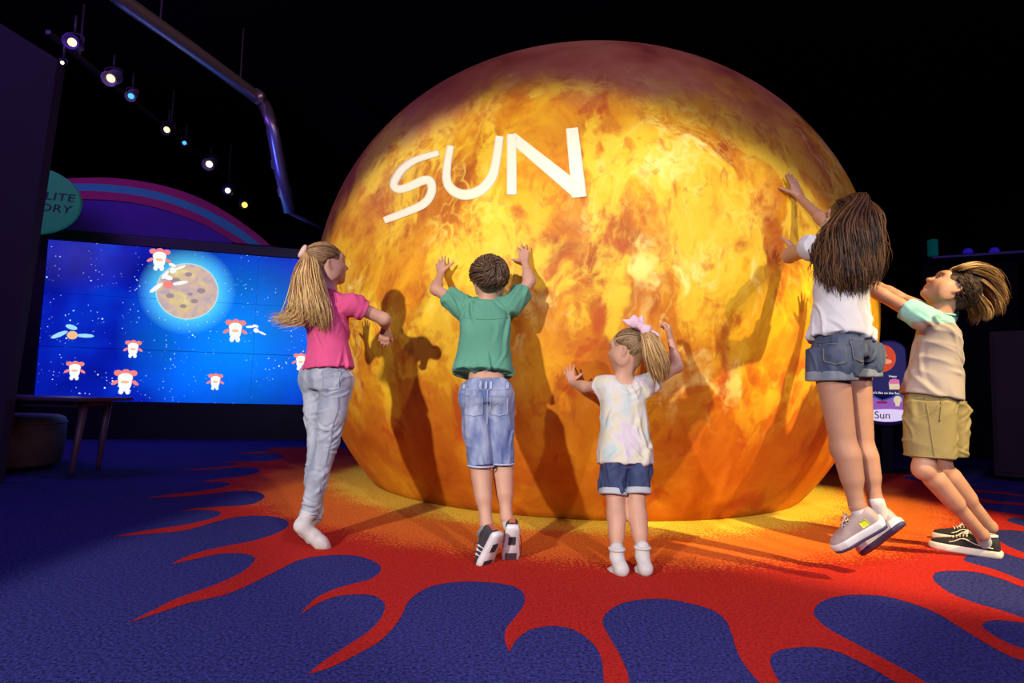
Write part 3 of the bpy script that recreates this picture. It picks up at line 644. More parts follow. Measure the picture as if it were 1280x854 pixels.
flat('picture_cake', [(1111,478),(1124,478),(1125,487),(1112,487)], g_yel, .006); flat('picture_icing', [(1112,475),(1118,473.5),(1124,475),(1124.5,480),(1111.5,480)], glow('panel_icing',(.8,.2,.4),.7), .007)
flat('picture_bulb', earc(1122,500,5,5,20,-200,14)+[(1119.5,505),(1119.5,508),(1124.5,508),(1124.5,505)], g_yel, .0075)
flat('picture_chip', [(1096,502),(1109,502),(1109,504.5),(1096,504.5)], g_red, .0075)
u_ = nrm(V(0,0,1))
for s,x,y,sz_,m_ in (('Sun',1103,519.5,13*k2,g_dk),("Happy",1116,470.5,3.6*k2,g_wht),("it's like on the Sun",1108,491.5,4.2*k2,g_wht)):
    v,f = text_mesh(s, sz_, PP(x,y,.010), pX, u_, .0008); obj('lettering', v, f, m_, info, False)
b0 = PP(1109,525,-.05); MB().box(V(b0[0],b0[1]+.03,b0[2]/2), .12,.06,b0[2], pX, V(-pX[1],pX[0],0)).box(V(b0[0],b0[1]+.03,.012), .5,.36,.024, pX, V(-pX[1],pX[0],0)).build('stand', m_case, info)

lp = [J(1165,322,8.5), J(1300,313,8.0)]; 
m_ledge = mat('ledge_violet', (.10,.05,.30), .6)
led = empty('display_ledge', V(lp[0][0],lp[0][1],0)*.5+V(lp[1][0],lp[1][1],0)*.5, 'high dark display counter with a violet ledge in the right background', 'display counter')
lx = nrm(lp[1]-lp[0]); ly = nrm(np.cross(V(0,0,1),lx)); mid = (lp[0]+lp[1])/2
MB().box(mid+ly*.35, np.linalg.norm(lp[1]-lp[0]),.7,.03, lx, ly, np.cross(lx,ly)).build('ledge_top', m_ledge, led)
MB().box(V(mid[0]+.05,mid[1]+.45,mid[2]/2-.04), np.linalg.norm(lp[1]-lp[0])-.1,.5,mid[2]-.1, nrm(V(lx[0],lx[1],0)), V(-lx[1],lx[0],0)).build('plinth', m_black, led)
cy = J(1169,309,8.6); bx = MB().box(cy+V(0,.05,.0), .10,.1,.24, bev=.01).build('teal_block', mat('block_teal',(.0,.22,.18),.5,emit=(0,.05,.04),estr=.4), loc=cy-V(0,0,.12)); bx.name='display_block'; tag(bx,'small teal block standing on the violet ledge','block')
for x,y,lb in ((1210,313,'small blue light dome on the violet ledge beside the teal block'),(1243,312,'small blue light dome on the violet ledge nearer the right edge')):
    p = J(x,y+3,8.35); o = MB().lathe(p, V(0,0,1), [(.06,0),(.055,.03),(.035,.055),(.01,.062)], 20).build('light_dome', mat('dome_blue',(.02,.015,.25),.4,emit=(.02,.01,.4),estr=.5), smooth=True, loc=p); tag(o, lb, 'light')
bp_ = [J(1236,415,6.2), J(1300,413,5.9)]
m_bd = mat('board_dark', (.022,.014,.024), .7)
bX = nrm(V(bp_[1][0]-bp_[0][0],bp_[1][1]-bp_[0][1],0)); bw = .9; bh = bp_[0][2]
cb = empty('dark_cabinet', bp_[0]*V(1,1,0)+bX*bw/2, 'plain dark cabinet at the right edge behind the boy', 'cabinet')
MB().box(bp_[0]*V(1,1,0)+bX*bw/2+V(-bX[1],bX[0],0)*.2+V(0,0,bh/2+.02), bw,.4,bh-.04, bX, V(-bX[1],bX[0],0), bev=.006).build('body', m_bd, cb)
MB().box(bp_[0]*V(1,1,0)+bX*bw/2-V(-bX[1],bX[0],0)*.008+V(0,0,bh/2+.02), bw-.06,.016,bh-.12, bX, V(-bX[1],bX[0],0), bev=.004).build('door', m_bd, cb)
MB().box(bp_[0]*V(1,1,0)+bX*bw/2+V(-bX[1],bX[0],0)*.2+V(0,0,.02), bw-.08,.34,.04, bX, V(-bX[1],bX[0],0)).build('plinth', m_black, cb)
# ------------------------------------------------------------------ people
def skin(name, c, lip):
    m = mat(name, c, .5, spec=.35, var=.06, vscale=14, sss=.12, bump=.04, bscale=300)
    N,L = nodes(m); b = N['Principled BSDF']; at = N.new('ShaderNodeAttribute'); at.attribute_name = 'lip'
    mx = N.new('ShaderNodeMix'); mx.data_type='RGBA'; L.new(at.outputs['Fac'], mx.inputs[0]); L.new(b.inputs['Base Color'].links[0].from_socket, mx.inputs[6]); mx.inputs[7].default_value=(*lip,1); L.new(mx.outputs[2], b.inputs['Base Color']); return m
def frame(F, U):
    F = nrm(F); R = nrm(np.cross(F, U)); U = np.cross(R, F); return F, R, U
class Head:
    def __init__(s, c, F, U, H): s.c = np.asarray(c,float); s.F,s.R,s.U = frame(F,U); s.H = H
    def p(s, f, r, u): return s.c+s.H*(f*s.F+r*s.R+u*s.U)
    def ax(s): return np.array([s.F,s.R,s.U])
    def sculpt(s, B, neck, nr=.21):
        H = s.H; A = s.ax(); e = lambda f,r,u,a,b,c,k=.03,sub=False: B.ell(s.p(f,r,u), V(a,b,c)*H, A, k*H/.2, sub)
        e(-.07,0,.14,.45,.365,.36); e(.13,0,-.12,.27,.28,.33,.04); e(.17,0,-.33,.19,.20,.13,.03)
        for q in (-1,1):
            e(.24,.17*q,-.13,.14,.13,.13,.03); e(.02,.30*q,-.2,.16,.06,.2,.03)
        e(.30,0,-.415,.08,.09,.07,.02); e(.32,0,.16,.10,.24,.08,.03)
        for q in (-1,1): e(.425,.155*q,.02,.06,.09,.05,.02,True)
        B.cone(s.p(.37,0,.03),s.p(.475,0,-.11),.034*H,.05*H,.012); 
        for q in (-1,1): e(.40,.06*q,-.125,.06,.045,.04,.008)
        e(.385,0,-.235,.055,.10,.03,.008); e(.375,0,-.285,.05,.085,.032,.008); e(.435,0,-.259,.05,.09,.008,.004,True)
        for q in (-1,1):
            ea = np.array([nrm(s.F-.5*q*s.R), nrm(s.R*q+.5*s.F*1.0), s.U]); 
            B.ell(s.p(-.06,.385*q,-.03), V(.075,.026,.118)*H, ea, .008); B.ell(s.p(-.03,.415*q,-.01), V(.04,.022,.066)*H, ea, .006, True); B.ell(s.p(-.03,.365*q,-.14), V(.04,.025,.05)*H, ea, .006)
        B.cone(s.p(-.14,0,-.2), neck, nr*H, nr*1.05*H, .03)
    def lipattr(s, o, org):
        me = o.data; n = len(me.vertices); co = np.empty(n*3, np.float32); me.vertices.foreach_get('co', co); P = co.reshape(-1,3)+org-s.c
        f,r,u = P@s.F/s.H, P@s.R/s.H, P@s.U/s.H
        d = np.sqrt((r/.10)**2+((u+.26)/.05)**2); val = np.clip(1.25-d,0,1)*(f>.33)
        at = me.attributes.new('lip','FLOAT','POINT'); at.data.foreach_set('value', (val*.7).astype(np.float32))
    def features(s, root, iris, browm, closed=False):
        H = s.H
        for q in (-1,1):
            c = s.p(.318,.150*q,.012); A = s.ax()
            mb = MB(); bmx = bmesh.new(); bmesh.ops.create_uvsphere(bmx,u_segments=16,v_segments=10,radius=.068*H); mb.add([c+np.asarray(v.co) for v in bmx.verts],[[v.index for v in f.verts] for f in bmx.faces]); bmx.free()
            o = mb.build('eye', M_eye, root, True)
            g = nrm(s.F); MB().lathe(c+g*.0655*H, g, [(.032*H,-.003*H),(.026*H,.003*H),(.004*H,.0045*H)],14).build('iris', iris, o, True)
            MB().tube([s.p(.318+.074*math.cos(t)*.95,.150*q+.085*math.sin(t),.012+.040*math.cos(t)) for t in np.linspace(-1.1,1.1,9)],[.002*H]+[.012*H]*7+[.002*H],6).build('eyelid', browm, o, True)
            MB().tube([s.p(.415-.035*abs(t)-.02*(t*q>0),.155*q+.11*t,.115+.02*(1-t*t)) for t in np.linspace(-1,1,9)],[.004*H]+[.017*H]*7+[.003*H],6,.6).build('eyebrow', browm, root, True)
M_eye = mat('eye_white',(.50,.48,.46),.25)
m_iris = mat('iris_brown',(.05,.025,.01),.15); m_irisb = mat('iris_blue',(.06,.10,.16),.15)
def hand(B, w, d, n, L, side, curl=(.15,.15,.15,.15), spread=.16, tcurl=.2, tang=.85, k=.005):
    """w wrist, d finger direction, n palm normal (the way the palm faces), side +1/-1: thumb towards x or -x, x = d x n"""
    d = nrm(d); n = nrm(n-d*np.dot(n,d)); x = np.cross(d,n)*side; w = np.asarray(w,float); S = L/.15
    kn = []
    for i,(o,l) in enumerate(((.024,.072),(.008,.077),(-.008,.073),(-.022,.066))):
        q = w+S*(d*l+x*o); kn.append(q); B.cone(w+S*(d*.012+x*o*.5-n*.0), q, .0125*S, .0098*S, .012*S)
    B.ell(w+S*(d*.042+x*.0+n*.003), V(.034,.027,.011)*S, np.array([d,x,n]), .01*S)
    B.ell(w+S*(d*.035+x*.018+n*.007), V(.026,.012,.011)*S, np.array([nrm(d+.4*x),nrm(x-.4*d),n]), .008*S)
    for i,(ln,rr) in enumerate(((.064,.0078),(.071,.0080),(.066,.0077),(.052,.0068))):
        sp = (1.2,.35,-.4,-1.3)[i]*spread; dd = nrm(d+x*sp); c = curl[i]; p = kn[i]; rr *= S
        for j,fr in enumerate((.42,.32,.26)):
            a = c*(j+.6) if j else c*.7; v = dd*math.cos(a)+n*math.sin(a); q = p+v*ln*fr*S
            B.cone(p, q, rr*(1-.09*j), rr*(.93-.09*j), k if j else .008*S); p = q
    t0 = w+S*(d*.020+x*.020+n*.004); td_ = nrm(d*math.cos(tang)+x*math.sin(tang)+n*.25)
    t1 = t0+td_*.034*S; td2 = nrm(td_+d*tcurl+n*tcurl*.6); t2 = t1+td2*.026*S; td3 = nrm(td2+d*tcurl*.6+n*tcurl); t3 = t2+td3*.021*S
    B.cone(t0,t1,.0125*S,.0098*S,.01*S).cone(t1,t2,.0095*S,.0086*S,k).cone(t2,t3,.0086*S,.0068*S,k)
def arm(B, sh, el, wr, s=1.0):
    B.cone(sh,el,.038*s,.031*s,.03).cone(el,wr,.031*s,.0205*s,.02); m = el*.68+wr*.32; B.cone(el*.85+wr*.15, m, .030*s,.031*s,.02)
def leg(B, hp, kn, an, back, s=1.0, hr=.062):
    B.cone(hp,kn,hr*s,.047*s,.03).cone(kn,an,.044*s,.029*s,.025)
    c = kn*.68+an*.32; B.cone(kn*.84+an*.16+back*.012*s, kn*.5+an*.5+back*.008*s, .043*s,.036*s,.03)
    B.ell(kn-back*.012*s, V(.036,.036,.045)*s, None, .02)
def foot(B, an, heel, toe, s=1.0):
    heel = np.asarray(heel); toe = np.asarray(toe); B.cone(an, heel, .028*s,.026*s,.02).cone(heel,toe,.026*s,.017*s,.02)
def shod(B, an, he, to, up, s=1.0):
    f = nrm(to-he); up = nrm(up-f*np.dot(up,f)); h_ = he+f*.058*s+up*.030*s; t_ = he+f*.15*s+up*.014*s
    B.cone(an,h_,.028*s,.025*s,.02).cone(h_,t_,.024*s,.014*s,.015)
def ankle_sock(root, an, he, to, up, r=.031, top=.0):
    f = nrm(to-he); up = nrm(up-f*np.dot(up,f)); K = Field(.0035); a = nrm(an-(he+f*.058+up*.03)); K.path([an+a*top, he+f*.056+up*.034],[r,r*.95],.01); K.post = folds(4,[(a,1,2)],.001,90); return garment('sock', K, m_sock, root)
def torso(B, pel, neck, X, hw, sw_, Fd, k=.03):
    """pelvis to neck, X towards the right"""
    ax = neck-pel
    hw = hw*.90; sw_ = sw_*.90
    B.loft(pel-ax*.10, neck-ax*.10, X, [(0,hw*.62,hw*.5),(.1,hw,hw*.74),(.3,hw*.93,hw*.68),(.5,hw*.86,hw*.62),(.75,sw_*.92,hw*.68),(.92,sw_*.78,hw*.55),(1,sw_*.45,hw*.40)], k, 2.3, .03)
def bvh(o):
    off = Vector(o.parent.location if o.parent else o.location); me = o.data
    return BVHTree.FromPolygons([tuple(v.co+off) for v in me.vertices], [tuple(p.vertices) for p in me.polygons])
def stick(t, pts, d, off=.002, lift=.3):
    out_ = []; d = Vector(nrm(d))
    for p in pts:
        h = t.ray_cast(Vector(p)-d*lift, d, lift*2)
        if h[0] is None:
            h = t.find_nearest(Vector(p))
        out_.append(np.array(h[0])-np.asarray(d)*off)
    return out_
def patch(t, c, X, Y, w, h, d, off=.003, n=9, shape=None):
    """a thin cloth patch lying on a surface"""
    vs = []
    gx = np.linspace(-.5,.5,n)
    P = [np.asarray(c)+X*w*a+Y*h*b for b in gx for a in gx]
    if shape: P = [np.asarray(c)+X*w*shape(a,b)[0]+Y*h*shape(a,b)[1] for b in gx for a in gx]
    o_ = stick(t,P,d,off); i_ = stick(t,P,d,-.003)
    f = []; N_ = n*n
    for r in range(n-1):
        for q in range(n-1): f.append([r*n+q,r*n+q+1,(r+1)*n+q+1,(r+1)*n+q])
    b = [i for i in range(n)]+[r*n+n-1 for r in range(1,n)]+[N_-1-i for i in range(1,n)]+[r*n for r in range(n-2,0,-1)]
    for i in range(len(b)): a,c2 = b[i],b[(i+1)%len(b)]; f.append([a,c2,c2+N_,a+N_])
    return o_+i_, f
def shoe(root, heel, toe, up, W, Hh, m_up, m_sole, outsole=None, name='sneaker', sole_h=.024):
    heel = np.asarray(heel); toe = np.asarray(toe); f = nrm(toe-heel); L = np.linalg.norm(toe-heel); up = nrm(up-f*np.dot(up,f)); x = np.cross(f,up)
    w = W/2; prof = [(0,.55*w),(.06,.74*w),(.25,.80*w),(.5,.86*w),(.72,w),(.88,.86*w),(.96,.6*w),(1,.34*w)]
    B = Field(.0035); hh = Hh
    hp = [(0,hh*.78),(.1,hh),(.3,hh*.94),(.45,hh*.84),(.6,hh*.62),(.8,hh*.45),(.93,hh*.38),(1,hh*.28)]
    th_ = np.interp([p[0] for p in prof],[h[0] for h in hp],[h[1] for h in hp])
    # loft y axis = f x X ; choose X so that the second axis is up
    X = np.cross(up, f)
    B.loft(heel, toe, X, [(p[0],p[1]*.96,max(h,.01)*.55,0,h*.42) for p,h in zip(prof,th_)], .01, 2.5, .012)
    v,fa = B.mesh(2); up_o = obj(name, v, fa, m_up, root)
    n_ = 40; ol = []
    for sgn in (1,-1):
        ts = np.linspace(0,1,n_) if sgn>0 else np.linspace(1,0,n_)
        for t in ts: ol.append(heel+f*(L*(t*1.03-.015))+x*sgn*np.interp(t,[p[0] for p in prof],[p[1] for p in prof])*1.04)
    mb = MB(); k = len(ol); lv = [(.97,-.002-sole_h*.55),(1.03,-sole_h*.35),(1.03,sole_h*.25),(.98,sole_h*.5)]
    cen = heel+f*L*.5; vs = []
    for s_,z in lv: vs += [cen+(p-cen)*s_+up*z for p in ol]
    fs = [[i*k+j,i*k+(j+1)%k,(i+1)*k+(j+1)%k,(i+1)*k+j] for i in range(3) for j in range(k)]+[list(range(k))[::-1],list(range(3*k,4*k))]
    mb.add(vs,fs).build('sole', m_sole, up_o, True)
    if outsole is not None:
        m2 = MB(); vs = [cen+(p-cen)*s_+up*z for s_,z in ((1.0,-.002-sole_h*.80),(1.025,-sole_h*.42)) for p in ol]
        m2.add(vs,[[j,(j+1)%k,k+(j+1)%k,k+j] for j in range(k)]+[list(range(k))[::-1],list(range(k,2*k))]).build('outsole', outsole, up_o, True)
    t = bvh(up_o)
    return up_o, t, dict(heel=heel, f=f, up=up, x=x, L=L, w=w)
def laces(root, t, g, m, a=.44, b=.62, n=4, wd=.55, bow=True):
    mb = MB()
    for i in range(n):
        q = a+(b-a)*i/(n-1); P = [g['heel']+g['f']*g['L']*(q+.012*s)+g['x']*g['w']*wd*s+g['up']*.1 for s in np.linspace(-1,1,7)]
        mb.tube(stick(t,P,-g['up'],.003),.0035,6)
    if bow:
        c = stick(t,[g['heel']+g['f']*g['L']*a],-g['up'],.008)[0]
        for s in (-1,1):
            mb.tube(crom([c,c+g['x']*s*.02+g['up']*.014,c+g['x']*s*.034+g['up']*.004+g['f']*.006,c+g['x']*s*.018-g['f']*.004,c],5),.003,6)
            mb.tube(crom([c,c+g['x']*s*.02+g['f']*.02,c+g['x']*s*.03+g['f']*.034-g['up']*.014],4),.003,6)
    return mb.build('laces', m, root, True)
# hair
def strandmesh(lines, r, n=4, flat=.6):
    v = []; f = []
    for ln in lines:
        m = len(ln); rr = r*(.75+.5*random.random()); pr = np.array([rr*(.5+.5*min(1,3*t/(m-1)))*(1-.85*max(0,(t/(m-1)-.55)/.45)**1.5) for t in range(m)])
        a,b = tube(ln, pr, n, flat); k = len(v); v += a; f += [[i+k for i in q] for q in b]
    return v, f
def join(*vf):
    v = []; f = []
    for a,b in vf:
        k = len(v); v += [tuple(p) for p in a]; f += [[int(i)+k for i in q] for q in b]
    return v, f
def bundle(guides, n, spread, r, wave=0, m=14):
    G = [crom(g, 8) for g in guides]; G = [np.array([np.interp(np.linspace(0,1,m), np.linspace(0,1,len(g)), g[:,j]) for j in range(3)]).T for g in G]
    out_ = []
    for i in range(n):
        if len(G) > 1:
            a = random.random()*(len(G)-1); j = min(int(a),len(G)-2); t = a-j; ln = G[j]*(1-t)+G[j+1]*t
        else: ln = G[0].copy()
        o = np.random.randn(3); o *= min(1,1.6/np.linalg.norm(o)); sp = np.interp(np.linspace(0,1,m), np.linspace(0,1,len(spread)), spread)
        ph = random.random()*6.28; fr = 1.2+random.random()*1.2; tt = np.linspace(0,1,m); q = np.random.randn(3)*wave
        cut = .78+.22*random.random(); ln = ln+o*sp[:,None]+q*np.sin(ph+fr*6.28*tt)[:,None]*tt[:,None]
        ln = np.array([np.interp(np.linspace(0,cut,m), tt, ln[:,j]) for j in range(3)]).T
        out_.append(ln)
    return out_
def cap_hair(h, extra=0.03, front=.62, fr=(.5,.5,.42), fu=-.12, nape=-.42):
    B = Field(.004); H = h.H; A = h.ax()
    B.ell(h.p(-.07,0,.14), V(.45+extra,.365+extra,.36+extra)*H, A, .01); B.cone(h.p(-.25,0,-.1),h.p(-.22,0,-.32),.22*H,.12*H,.03)
    B.ell(h.p(front,0,fu), V(*fr)*H, A, .02, True)
    for q in (-1,1): B.ell(h.p(-.03,.42*q,-.12), V(.15,.12,.24)*H, A, .015, True)
    return B
def scalp(h, f, r, u, ex=.04):
    d = nrm(V(f,r,u)); return h.p(-.07+d[0]*(.45+ex), d[1]*(.365+ex), .14+d[2]*(.36+ex))
def slick(h, tie, n, r):
    """hair combed over the skull from the hair line to a tie point"""
    td_ = nrm(tie); L_ = []
    while len(L_) < n:
        a = random.random()*2*math.pi; k = random.random()
        if k < .34:
            t_ = random.random(); q = V(.64-.90*t_, (1 if a > math.pi else -1), .30-.40*t_-.22*random.random()-.45*max(0,t_-.6))   # in front of, over and behind the ears
        elif k < .68: q = V(.62+.1*random.random(), math.cos(a)*.85, .45+.55*abs(math.sin(a)))      # brow line and temples
        else: q = V(-.1-.8*random.random(), math.cos(a), -.72-.25*random.random())                 # nape
        q = nrm(q); m = 10; ln = []
        for t in np.linspace(0,1,m):
            d = nrm(q*(1-t)+td_*t+1e-6); ln.append(scalp(h,*d,ex=.035+.03*math.sin(t*3.14)*random.random()+.02*t))
        L_.append(np.array(ln))
    return L_
def person(name, foot_pt, B, m, label, head):
    v,f = B.mesh(2); o = obj('person', v, f, m, None, True, loc=foot_pt); tag(o, label, 'person', None); head.lipattr(o, V(*foot_pt)); return o
CREASE = {'t_shirt':(46,.0062,.011,.075),'jeans':(110,.0046,.0075,.040),'shorts':(60,.0052,.010,.050)}
def garment(nm, B, m, root, sm=2, seed=1, dirs=((.6,0,.8),(-.6,.2,.8),(.2,0,1)), k=1.0, zone=None):
    v,f = B.mesh(sm)
    if nm in CREASE:
        n,am,sg,ln = CREASE[nm]; rg = np.random.RandomState(seed)
        e1 = v[f[:,1]]-v[f[:,0]]; e2 = v[f[:,2]]-v[f[:,0]]; fnm = np.cross(e1,e2); N_ = np.zeros_like(v)
        for c in range(4):
            for j in range(3): N_[:,j] += np.bincount(f[:,c], fnm[:,j], len(v))
        N_ /= np.linalg.norm(N_,axis=1)[:,None]+1e-12; D = np.zeros(len(v))
        pool = np.arange(len(v)) if zone is None else np.nonzero(zone(v))[0]
        for i in range(n):
            c = pool[rg.randint(len(pool))]; nn = N_[c]; d = nrm(np.array(dirs[rg.randint(len(dirs))],float)+rg.randn(3)*.28); d = nrm(d-nn*np.dot(d,nn)); s = np.cross(nn,d)
            q = v-v[c]; a = q@d; L_ = ln*(.5+rg.rand()); w = sg*(.6+.8*rg.rand()); kp = rg.randn()*2.5
            b = q@s-kp*a*a; h = q@nn
            wgt = np.exp(-(a/L_)**2)*np.exp(-(h/.05)**2)
            D += am*k*(.4+.7*rg.rand())*wgt*(np.exp(-(b/w)**2)-.55*np.exp(-((b-1.7*w)/(1.1*w))**2))
        v = v+N_*np.clip(D,-.005,.012)[:,None]
    return obj(nm, v, f, m, root)

sk_fair = skin('skin_fair',(.52,.285,.195),(.46,.13,.11)); sk_warm = skin('skin_warm',(.45,.235,.15),(.40,.11,.09)); sk_tan = skin('skin_tan',(.37,.19,.125),(.40,.11,.09))
def denim(name, c, c2): return mat(name, c, .85, color2=c2, vscale=16, bump=.35, bscale=420, spec=.15, aniso=(1,1,.35))
m_white = mat('white_rubber',(.66,.65,.66),.5, var=.05, vscale=20); m_sock = mat('sock_cotton',(.60,.57,.56),.95, bump=.5, bscale=500, spec=.1, var=.08, vscale=30)
Yv, Zv, Xv = V(0,1,0), V(0,0,1), V(1,0,0)

# ===== girl in the pink shirt, far left, on her toes
def girl_pink():
    h = Head(J(409,331,3.05), V(.80,.52,.16), V(-.12,-.10,1), .205)
    nk = J(410,363,3.03); shR = J(441,381,2.95); shL = J(393,375,3.11); elR = J(480,399,3.02); wrR = J(482,408,3.17)
    elL = J(383,402,3.24); wrL = J(407,396,3.42); pel = J(408,458,2.99)
    hR, hL = J(421,478,2.95), J(397,476,3.03); kR, kL = J(410,552,2.93), J(399,552,3.00); aR, aL = J(387,640,2.90), J(392,645,2.985)
    fd = nrm(V(.72,.69,0)); rt = nrm(V(.69,-.72,0)); bk = -fd
    B = Field(); torso(B, pel, nk, rt, .105, .120, fd); B.cone(shL,shR,.034,.034,.04)
    arm(B, shR, elR, wrR, .98); arm(B, shL, elL, wrL, .98)
    hand(B, wrR, V(-.10,.05,-1), V(.25,-.95,.1)*-1, .135, 1, (.45,.6,.65,.7), .09, .3, .5)
    hand(B, wrL, V(.3,.6,.75), V(.5,.85,-.1), .145, 1, (.1,.1,.1,.1), .2)
    leg(B, hR, kR, aR, bk, .84); leg(B, hL, kL, aL, bk, .84)
    tR = J(408,685,2.87); heR = J(377,657,2.84); tL = J(404,688,2.98); heL = J(381,662,2.95)
    foot(B, aR, heR, tR); foot(B, aL, heL, tL); h.sculpt(B, nk)
    root = person('g', FL(405,690), B, sk_fair, 'person on tiptoe in a pink t-shirt and pale jeans with a long ponytail, leftmost', h)
    h.features(root, m_irisb, mat('brow_fair',(.22,.12,.05),.7))
    # shirt
    mp = mat('pink_cotton',(.64,.085,.22),.9, var=.08, vscale=5, bump=.25, bscale=400, spec=.15)
    S = Field(); ax = nk-pel; bot = J(411,459,2.98)
    S.loft(bot-V(0,0,.012), nk-ax*.06, rt, [(0,.132,.118),(.12,.125,.108),(.35,.114,.088),(.6,.122,.09),(.82,.125,.082),(.94,.085,.062),(1,.055,.05)], .02, 2.3, .008)
    S.cone(shL,shR,.047,.047,.045)
    dR = nrm(elR-shR); S.loft(shR-dR*.03, shR+dR*.068, Zv, [(0,.05,.05),(.5,.054,.052),(1,.057,.054)], .03, 2, .006); dL = nrm(elL-shL); S.loft(shL-dL*.03, shL+dL*.09, Zv, [(0,.05,.05),(1,.056,.054)], .03, 2, .006)
    S.post = folds(3, [(V(.5,0,1),1,1),(V(-.7,.2,1),.8,1.3),(V(1,-.5,.25),.6,.9)], .0048, 34)
    S.carve(shR+dR*.068, dR, .006,.03,.075); S.carve(shL+dL*.09, dL, .006,.03,.075); S.carve(bot-V(0,0,.012), -ax, .007,.03,.16)
    sh = garment('t_shirt', S, mp, root, seed=3, k=1.5)
    MB().tube(crom([nk+nrm(ax)*-.012+rt*.062*math.cos(a)+fd*.05*math.sin(a)+Zv*(.004-.012*math.sin(a)) for a in np.linspace(0,2*math.pi,17)[:-1]],3,True),.006,8,cap=False).build('collar', mp, sh, True)
    # jeans
    mj = denim('pale_denim',(.24,.27,.36),(.43,.45,.51)); D = Field()
    D.loft(pel+ax*.12, pel-ax*.30, rt, [(0,.106,.085),(.3,.117,.098),(.65,.122,.100),(1,.108,.088)], .03, 2.4, .012)
    for hp,kn,an,sd in ((hR,kR,aR,1),(hL,kL,aL,-1)):
        D.path([hp,hp*.5+kn*.5,kn,kn*.5+an*.5+bk*.006,an+V(0,0,-.005)],[.080,.068,.054,.050,.041],.018); D.ell(hp+bk*.035+V(0,0,.01), V(.062,.062,.075), None, .03)
    D.post = folds(8, [(V(.25,0,1),1,1.25),(V(-.35,.3,1),.9,1.7)], .0042, 44)
    je = garment('jeans', D, mj, root, seed=2, k=1.5, dirs=((1,.2,.25),(1,0,-.3),(.8,.3,.5))); t = bvh(je); dn = V(0,1,0)
    md = denim('pale_denim_dark',(.20,.22,.30),(.30,.32,.40))
    v,f = patch(t, J(413,474,2.85), Xv, Zv, .075,.085, dn, .004, 9, lambda a,b:(a,b-.12*(1-abs(a)*2)*(b<0)*-2*b)); obj('back_pocket', v, f, mj, je)
    v,f = patch(t, J(409,466,2.85), Xv, Zv, .05,.045, dn, .0055, 7, lambda a,b:(a*math.sqrt(1-2*b*b)*1.2,b*math.sqrt(1-2*a*a)*1.2)); obj('stain', v, f, md, je)
    MB().tube(stick(t,[J(404+q*.03*(1+q*.02),458+q*4.2,2.8) for q in range(8)],dn,.002),.0022,6).build('centre_seam', md, je, True)
    MB().tube(stick(t,[J(429-q*1.6,480+q*13,2.8) for q in range(12)],dn,.0015),.002,6).build('side_seam', md, je, True)
    for (hp,kn,an) in ((hR,kR,aR),(hL,kL,aL)):
        a_ = nrm(an-kn); MB().tube(crom([an+a_*.006+(.043*math.cos(q)*Xv+.043*math.sin(q)*Yv) for q in np.linspace(0,2*math.pi,13)[:-1]],3,True),.005,8,cap=False).build('hem', mj, je, True)
    for an,he,to in ((aR,heR,tR),(aL,heL,tL)):
        K = Field(.0035); d = nrm(to-he); K.path([an+nrm(an-he)*.03,an,he],[.035,.035,.032],.02).path([he,he*.5+to*.5,he*.22+to*.78,to],[.033,.031,.031,.022],.02); K.ell(he*.25+to*.75+rt*.008, V(.042,.034,.024), np.array([d,nrm(np.cross(d,bk+Zv*.3)),nrm(np.cross(d,np.cross(d,bk)))]), .015)
        K.post = folds(5,[(d,1,2)],.0016,60); garment('sock', K, m_sock, root)
    # hair
    mh = mat('hair_blonde',(.34,.18,.055),.45, color2=(.80,.54,.20), vscale=10, island=.8, spec=.5); mhd = mat('hair_blonde_root',(.16,.085,.04),.5, color2=(.42,.24,.10), vscale=10, island=.8, aniso=(1,1,1))
    cap = cap_hair(h); tie = V(-.86,.0,.42); tp = scalp(h,*tie,ex=.06)
    hr = obj('hair', *join(cap.mesh(2), strandmesh(slick(h,tie,900,.0019),.0019)), mhd, root)
    G = [[tp,J(384,322,2.98),J(374,345,2.95),J(370,375,2.93),J(358,396,2.92),J(335,396,2.92)],
         [tp,J(385,324,2.97),J(379,350,2.93),J(380,380,2.90),J(374,398,2.89),J(345,404,2.89)],
         [tp,J(387,324,2.96),J(388,350,2.92),J(393,378,2.88),J(397,396,2.87),J(399,410,2.88)],
         [tp,J(390,325,2.97),J(395,348,2.93),J(403,378,2.88),J(408,398,2.87),J(409,418,2.88)]]
    obj('ponytail', *strandmesh(bundle(G,900,[.008,.017,.024,.026,.022,.018],.0034,.008,16),.0023), mh, hr)
    tdir = nrm(tp-h.c); a = nrm(np.cross(tdir,Zv)); b = np.cross(tdir,a)
    MB().tube(crom([tp+tdir*.006+a*.026*math.cos(q)+b*.026*math.sin(q) for q in np.linspace(0,2*math.pi,13)[:-1]],3,True),.011,10,cap=False).build('hair_tie', mat('scrunchie',(.75,.50,.40),.9), hr, True)
girl_pink()

